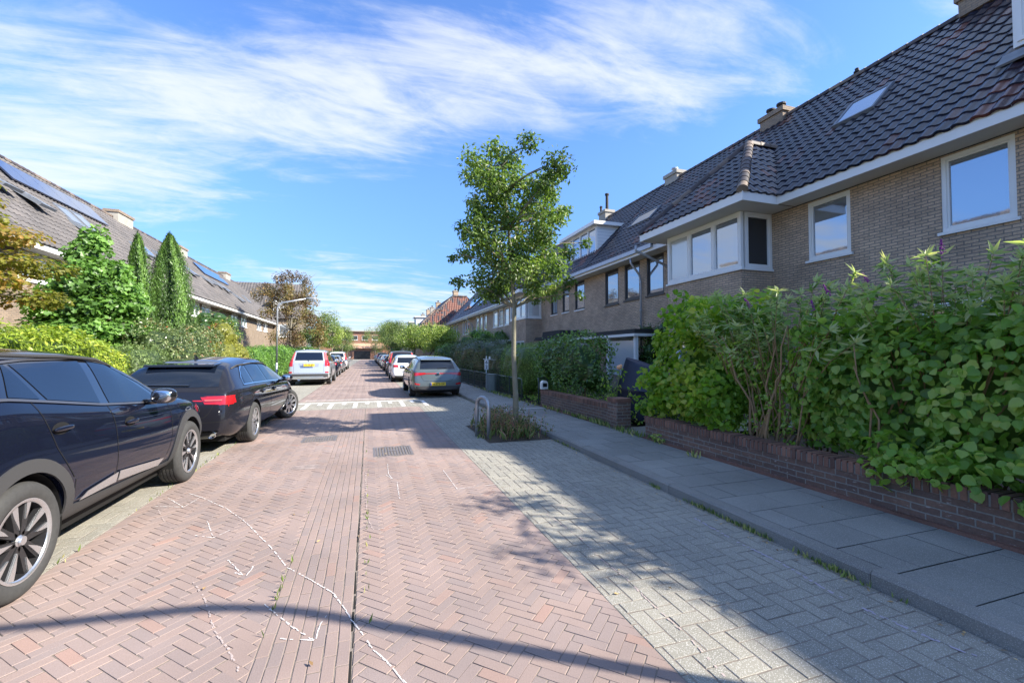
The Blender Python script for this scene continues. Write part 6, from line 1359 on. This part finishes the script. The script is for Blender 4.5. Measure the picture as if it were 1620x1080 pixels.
o = empty('gate_pier', (4.35, 15.7, .1), 0, 'square grey green concrete pier in the mesh fence below the number sign', 'pier')
mb = MB(); mb.box((4.22, 15.5, .08), (4.50, 15.95, .72)); mb.build('shaft', M['greypost'], o, bevel=.012); mb = MB(); mb.box((4.20, 15.48, .72), (4.52, 15.97, .76)); mb.build('cap', M['greypost'], o, bevel=.008); finish(o)
o = empty('house_number_sign', (4.62, 17.4, .1), 0, 'small white house number sign on a post in front of the dark round bush', 'sign')
mb = MB(); mb.tube([(4.62, 17.44, .1), (4.62, 17.44, 1.42)], .022, 8); mb.tube([(4.48, 17.44, 1.30), (5.15, 17.44, 1.26)], .010, 6); mb.build('post', M['white'], o); mb = MB(); mb.tube([(4.76, 17.44, 1.28), (4.76, 17.44, 1.40)], .035, 8); mb.build('lamp', M['white'], o)
mb = MB(); mb.box((4.535, 17.40, .86), (4.70, 17.415, 1.26)); bd = mb.build('board', M['white'], o)
text_mesh('6', .20, M['gap'], bd, (4.617, 17.398, 1.165), (R(90), 0, 0), 'numeral'); text_mesh('2', .20, M['gap'], bd, (4.617, 17.398, .965), (R(90), 0, 0), 'numeral'); finish(o)
# bicycle stand
M['galv'] = mat('galvanised_steel', (.42, .44, .46), .42, .7, noise=.2, nscale=20)
o = empty('bicycle_stand', (1.97, 7.65, 0), 0, 'galvanised steel hoop bicycle stand beside the street tree', 'bicycle stand')
mb = MB(); mb.tube([(1.90, 7.84, -.02), (1.90, 7.84, .55)]+[(1.965-.065*math.cos(t), 7.67+.17*math.cos(t), .56+.16*math.sin(t)) for t in np.linspace(0, math.pi, 12)]+[(2.03, 7.50, .55), (2.03, 7.50, -.02)], .033, 14); mb.build('hoop', M['galv'], o, smooth=True); finish(o)
# lamp posts
def lamp(label, x, y, sx, h=4.15, arm=1.65):
    o = empty('street_lamp', (x, y, .1), 0, label, 'street lamp', 'curved arm street lamps'); mb = MB(); p = [(x, y, .05), (x, y, 1.0)]; mb.tube(p, [.062, .062], 14); mb.lathe([(.062, 1.0), (.045, 1.05)], (x, y, 0), n=14)
    pts = [(x, y, 1.0), (x, y, h-.42)]+[(x+sx*.36*(1-math.cos(t)), y, h-.42+.38*math.sin(t)) for t in np.linspace(.15, math.pi/2-.1, 7)]+[(x+sx*arm, y, h+.2)]; mb.tube(pts, [.045]*(len(pts)-1)+[.035], 12); mb.build('post', M['galv'], o, smooth=True)
    mb = MB(); mb.ell((x+sx*(arm+.16), y, h+.21), (.26, .085, .05), 16, 8, .8); mb.build('luminaire', M['galv'], o, smooth=True); mb = MB(); mb.ell((x+sx*(arm+.18), y, h+.175), (.18, .06, .035), 14, 6); mb.build('lens', M['clear'], o, smooth=True); return finish(o)
lamp('grey curved arm street lamp on the left pavement behind the silver SUV', -4.45, 24.9, 1, 4.2, 1.4)
lamp('curved arm street lamp on the near right pavement, beside the viewer', 4.2, -.08, -1)
# covered scooter
M['cover'] = mat('navy_cover', (.012, .018, .045), .55, bump=.3, bscale=8)
o = empty('covered_scooter', (5.75, 8.0, .1), 0, 'scooter under a dark navy fabric cover in the front garden behind the brick pillar', 'scooter')
n_, m_ = 48, 22; V = []; rg = np.random.default_rng(5)
for i in range(m_+1):
    t = i/m_
    for j in range(n_):
        a = 2*math.pi*j/n_; c, s = math.cos(a), math.sin(a); rx, ry = (.40, .95) if t < .5 else (.42*(1-(t-.5)*1.4), .95*(1-(t-.5)*.95))
        fold = 1+.055*math.sin(a*9+2*t)*(1-t)+.03*math.sin(a*17)*(1-t); z = .12+1.22*t
        if t > .5: z += .10*s*(t-.5)*2 - .02
        V.append((rx*fold*c*(1 if t > .08 else 1.03), ry*fold*s+(.22*(t-.5)*2 if t > .5 else 0), z))
F = [(i*n_+j, i*n_+(j+1) % n_, (i+1)*n_+(j+1) % n_, (i+1)*n_+j) for i in range(m_) for j in range(n_)]+[tuple(m_*n_+j for j in range(n_))]
mb = MB(); mb.add([(Vector(v)+Vector((5.75, 8.15, 0))) for v in V], F); smooth_auto(mb.build('fabric_cover', M['cover'], o), 60)
for yy in (7.55, 8.85): mb = MB(); mb.lathe([(.13, -.05), (.22, -.05), (.24, 0), (.22, .05), (.13, .05), (.13, -.05)], (5.75, yy, .34), axis='x', n=20); mb.build('tyre', M['tyre'], o, smooth=True)
finish(o)
# rose at the pillar
o = plant('rose_bush', 'thin rose bush with a peach bloom growing behind the brick pillar', 'plant', (4.8, 7.75, .1))
mb = MB(); tips = [(4.72, 7.55, 1.22), (4.78, 7.8, .95), (4.95, 7.45, .85), (4.7, 8.05, 1.05), (4.65, 7.9, .85)]
for t_ in tips: limb(mb, (4.8, 7.75, .1), t_, .012, .005, 5, .06)
mb.build('stem', ML['grass'], o, smooth=True)
foliage('foliage', ML['lime'], o, [(a, b, c-.12, .1, .1, .12, 10) for a, b, c in tips], .09, T_OVAL); M['peach'] = mat('peach_petal', (.8, .42, .22), .7)
mb = MB(); mb.ell((4.72, 7.55, 1.24), (.055, .055, .045), 12, 8); mb.ell((4.74, 7.53, 1.27), (.035, .035, .03), 10, 6); mb.build('bloom', M['peach'], o, smooth=True); finish(o)
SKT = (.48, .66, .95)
# ------------------------------------------------------------------ light, sky, camera
sund = Vector((1.2, -.77, 1.0)).normalized()      # towards the sun
sl = bpy.data.lights.new('sun', 'SUN'); sl.energy = 4.6; sl.angle = R(.53); sl.color = (1, .93, .80)
so = bpy.data.objects.new('sun', sl); COL.objects.link(so); so.rotation_euler = sund.to_track_quat('Z', 'Y').to_euler()
w = bpy.data.worlds.new('World'); S.world = w; w.use_nodes = True; n = w.node_tree
bg = n.nodes['Background']; bg.inputs[1].default_value = .15
sky = n.nodes.new('ShaderNodeTexSky'); sky.sky_type = 'NISHITA'; sky.sun_disc = False
sky.sun_elevation = math.asin(sund.z); sky.sun_rotation = math.atan2(sund.x, sund.y); sky.air_density = 1.0; sky.dust_density = .4; sky.ozone_density = 1.6; sky.altitude = 0
tc = n.nodes.new('ShaderNodeTexCoord'); sp = n.nodes.new('ShaderNodeSeparateXYZ'); n.links.new(tc.outputs['Generated'], sp.inputs[0])
def mt(op, a, b=None, c=None):
    k = n.nodes.new('ShaderNodeMath'); k.operation = op
    for i, v in enumerate((a, b, c)):
        if v is None: continue
        if isinstance(v, (int, float)): k.inputs[i].default_value = v
        else: n.links.new(v, k.inputs[i])
    return k.outputs[0]
zc = mt('MAXIMUM', sp.outputs[2], .02); zd = mt('ADD', zc, .12)
cb = n.nodes.new('ShaderNodeCombineXYZ'); n.links.new(mt('DIVIDE', sp.outputs[0], zd), cb.inputs[0]); n.links.new(mt('DIVIDE', sp.outputs[1], zd), cb.inputs[1])
def noise(scale, loc, det, rot=0, sc=(1, 1, 1), dist=0, rough=.6):
    mp = n.nodes.new('ShaderNodeMapping'); mp.inputs['Location'].default_value = loc; mp.inputs['Rotation'].default_value = (0, 0, R(rot)); mp.inputs['Scale'].default_value = sc
    n.links.new(cb.outputs[0], mp.inputs[0]); t = n.nodes.new('ShaderNodeTexNoise'); t.inputs['Scale'].default_value = scale; t.inputs['Detail'].default_value = det
    t.inputs['Distortion'].default_value = dist; t.inputs['Roughness'].default_value = rough; n.links.new(mp.outputs[0], t.inputs['Vector']); return t.outputs[0]
CLR = (CLROT, (1, 2.6, 1)) if 'CLROT' in globals() else (-25, (.8, 2.2, 1))
f1 = noise(.55, (3.1, 1.7, 0), 5, 20, (1, 1.3, 1), .3)          # where the cloud banks are
f2 = noise(1.6, (0, 4.2, 0), 12, CLR[0], CLR[1], .9, .62)            # streaky cirrus
f3 = noise(5, (7, 0, 0), 10, CLR[0], (.8, 1.6, 1), .6, .65)
az = mt('MULTIPLY', mt('ARCTAN2', sp.outputs[0], sp.outputs[1]), 57.2958); el = mt('MULTIPLY', mt('ARCSINE', sp.outputs[2]), 57.2958)
def sst(v, a, b, lo=0., hi=1.):
    m_ = n.nodes.new('ShaderNodeMapRange'); m_.interpolation_type = 'SMOOTHSTEP'; n.links.new(v, m_.inputs['Value'])
    for k, q in zip(('From Min', 'From Max', 'To Min', 'To Max'), (a, b, lo, hi)): m_.inputs[k].default_value = q
    return m_.outputs[0]
elc = mt('ADD', mt('ADD', mt('MULTIPLY', az, .2), 30.0), mt('MULTIPLY', mt('MULTIPLY', az, az), -.004))
wob = mt('MULTIPLY', mt('SUBTRACT', f1, .5), 14)
dd = mt('ABSOLUTE', mt('SUBTRACT', el, mt('ADD', elc, wob)))
wid = sst(az, -35, 40, 14.5, 8.5)
band = sst(mt('DIVIDE', dd, wid), .15, 1.25, 1, 0)
band = mt('MULTIPLY', band, sst(az, 40, 58, 1, .35))
low = sst(mt('ADD', el, wob), 4, 19, 1, 0)
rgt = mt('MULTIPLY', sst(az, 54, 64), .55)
mask = mt('MAXIMUM', mt('MAXIMUM', mt('MAXIMUM', band, mt('MULTIPLY', sst(el, 42, 56), .5)), mt('MULTIPLY', low, .9)), rgt)  # includes an added cloud veil overhead, out of view, to lift the shade
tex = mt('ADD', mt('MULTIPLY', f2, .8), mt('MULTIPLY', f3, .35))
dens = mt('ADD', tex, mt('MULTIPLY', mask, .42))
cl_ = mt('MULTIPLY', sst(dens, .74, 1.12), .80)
class _m: outputs = [cl_]
mr = _m
mx = n.nodes.new('ShaderNodeMixRGB'); n.links.new(mr.outputs[0], mx.inputs[0]); tn = n.nodes.new('ShaderNodeVectorMath'); tn.operation = 'MULTIPLY'; n.links.new(sky.outputs[0], tn.inputs[0]); tw_ = n.nodes.new('ShaderNodeMixRGB'); tw_.inputs[1].default_value = (*SKT, 1); tw_.inputs[2].default_value = (1.12, 1.0, .92, 1); n.links.new(sst(el, 38, 60), tw_.inputs[0]); n.links.new(tw_.outputs[0], tn.inputs[1]); tb = n.nodes.new('ShaderNodeVectorMath'); tb.operation = 'SCALE'; n.links.new(tn.outputs[0], tb.inputs[0]); n.links.new(sst(el, -2, 26, .50, 1), tb.inputs['Scale']); n.links.new(tb.outputs[0], mx.inputs[1]); cc = n.nodes.new('ShaderNodeVectorMath'); cc.operation = 'SCALE'; cc.inputs[0].default_value = (2.75, 2.87, 3.05); n.links.new(sst(el, 40, 58, 1, 1.35), cc.inputs['Scale']); n.links.new(cc.outputs[0], mx.inputs[2])  # unseen sky and clouds overhead made brighter and warmer to fill the shade
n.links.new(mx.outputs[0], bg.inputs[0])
cam = bpy.data.cameras.new('camera'); co = bpy.data.objects.new('camera', cam); COL.objects.link(co); S.camera = co
cam.sensor_width = 36; cam.lens = 15.333; cam.clip_end = 2000; cam.clip_start = .05
co.location = (0, 0, 1.5)
yaw, pitch = R(18.2033), R(1.6603); Fw = Vector((math.sin(yaw)*math.cos(pitch), math.cos(yaw)*math.cos(pitch), math.sin(pitch)))
co.rotation_euler = Fw.to_track_quat('-Z', 'Y').to_euler()
S.view_settings.view_transform = 'Standard'; S.view_settings.look = 'None'; S.view_settings.gamma = 1; S.view_settings.exposure = 1.33
S.render.engine = 'CYCLES'; S.cycles.max_bounces = 8; S.cycles.transparent_max_bounces = 8; S.cycles.use_denoising = True
S.render.film_transparent = False
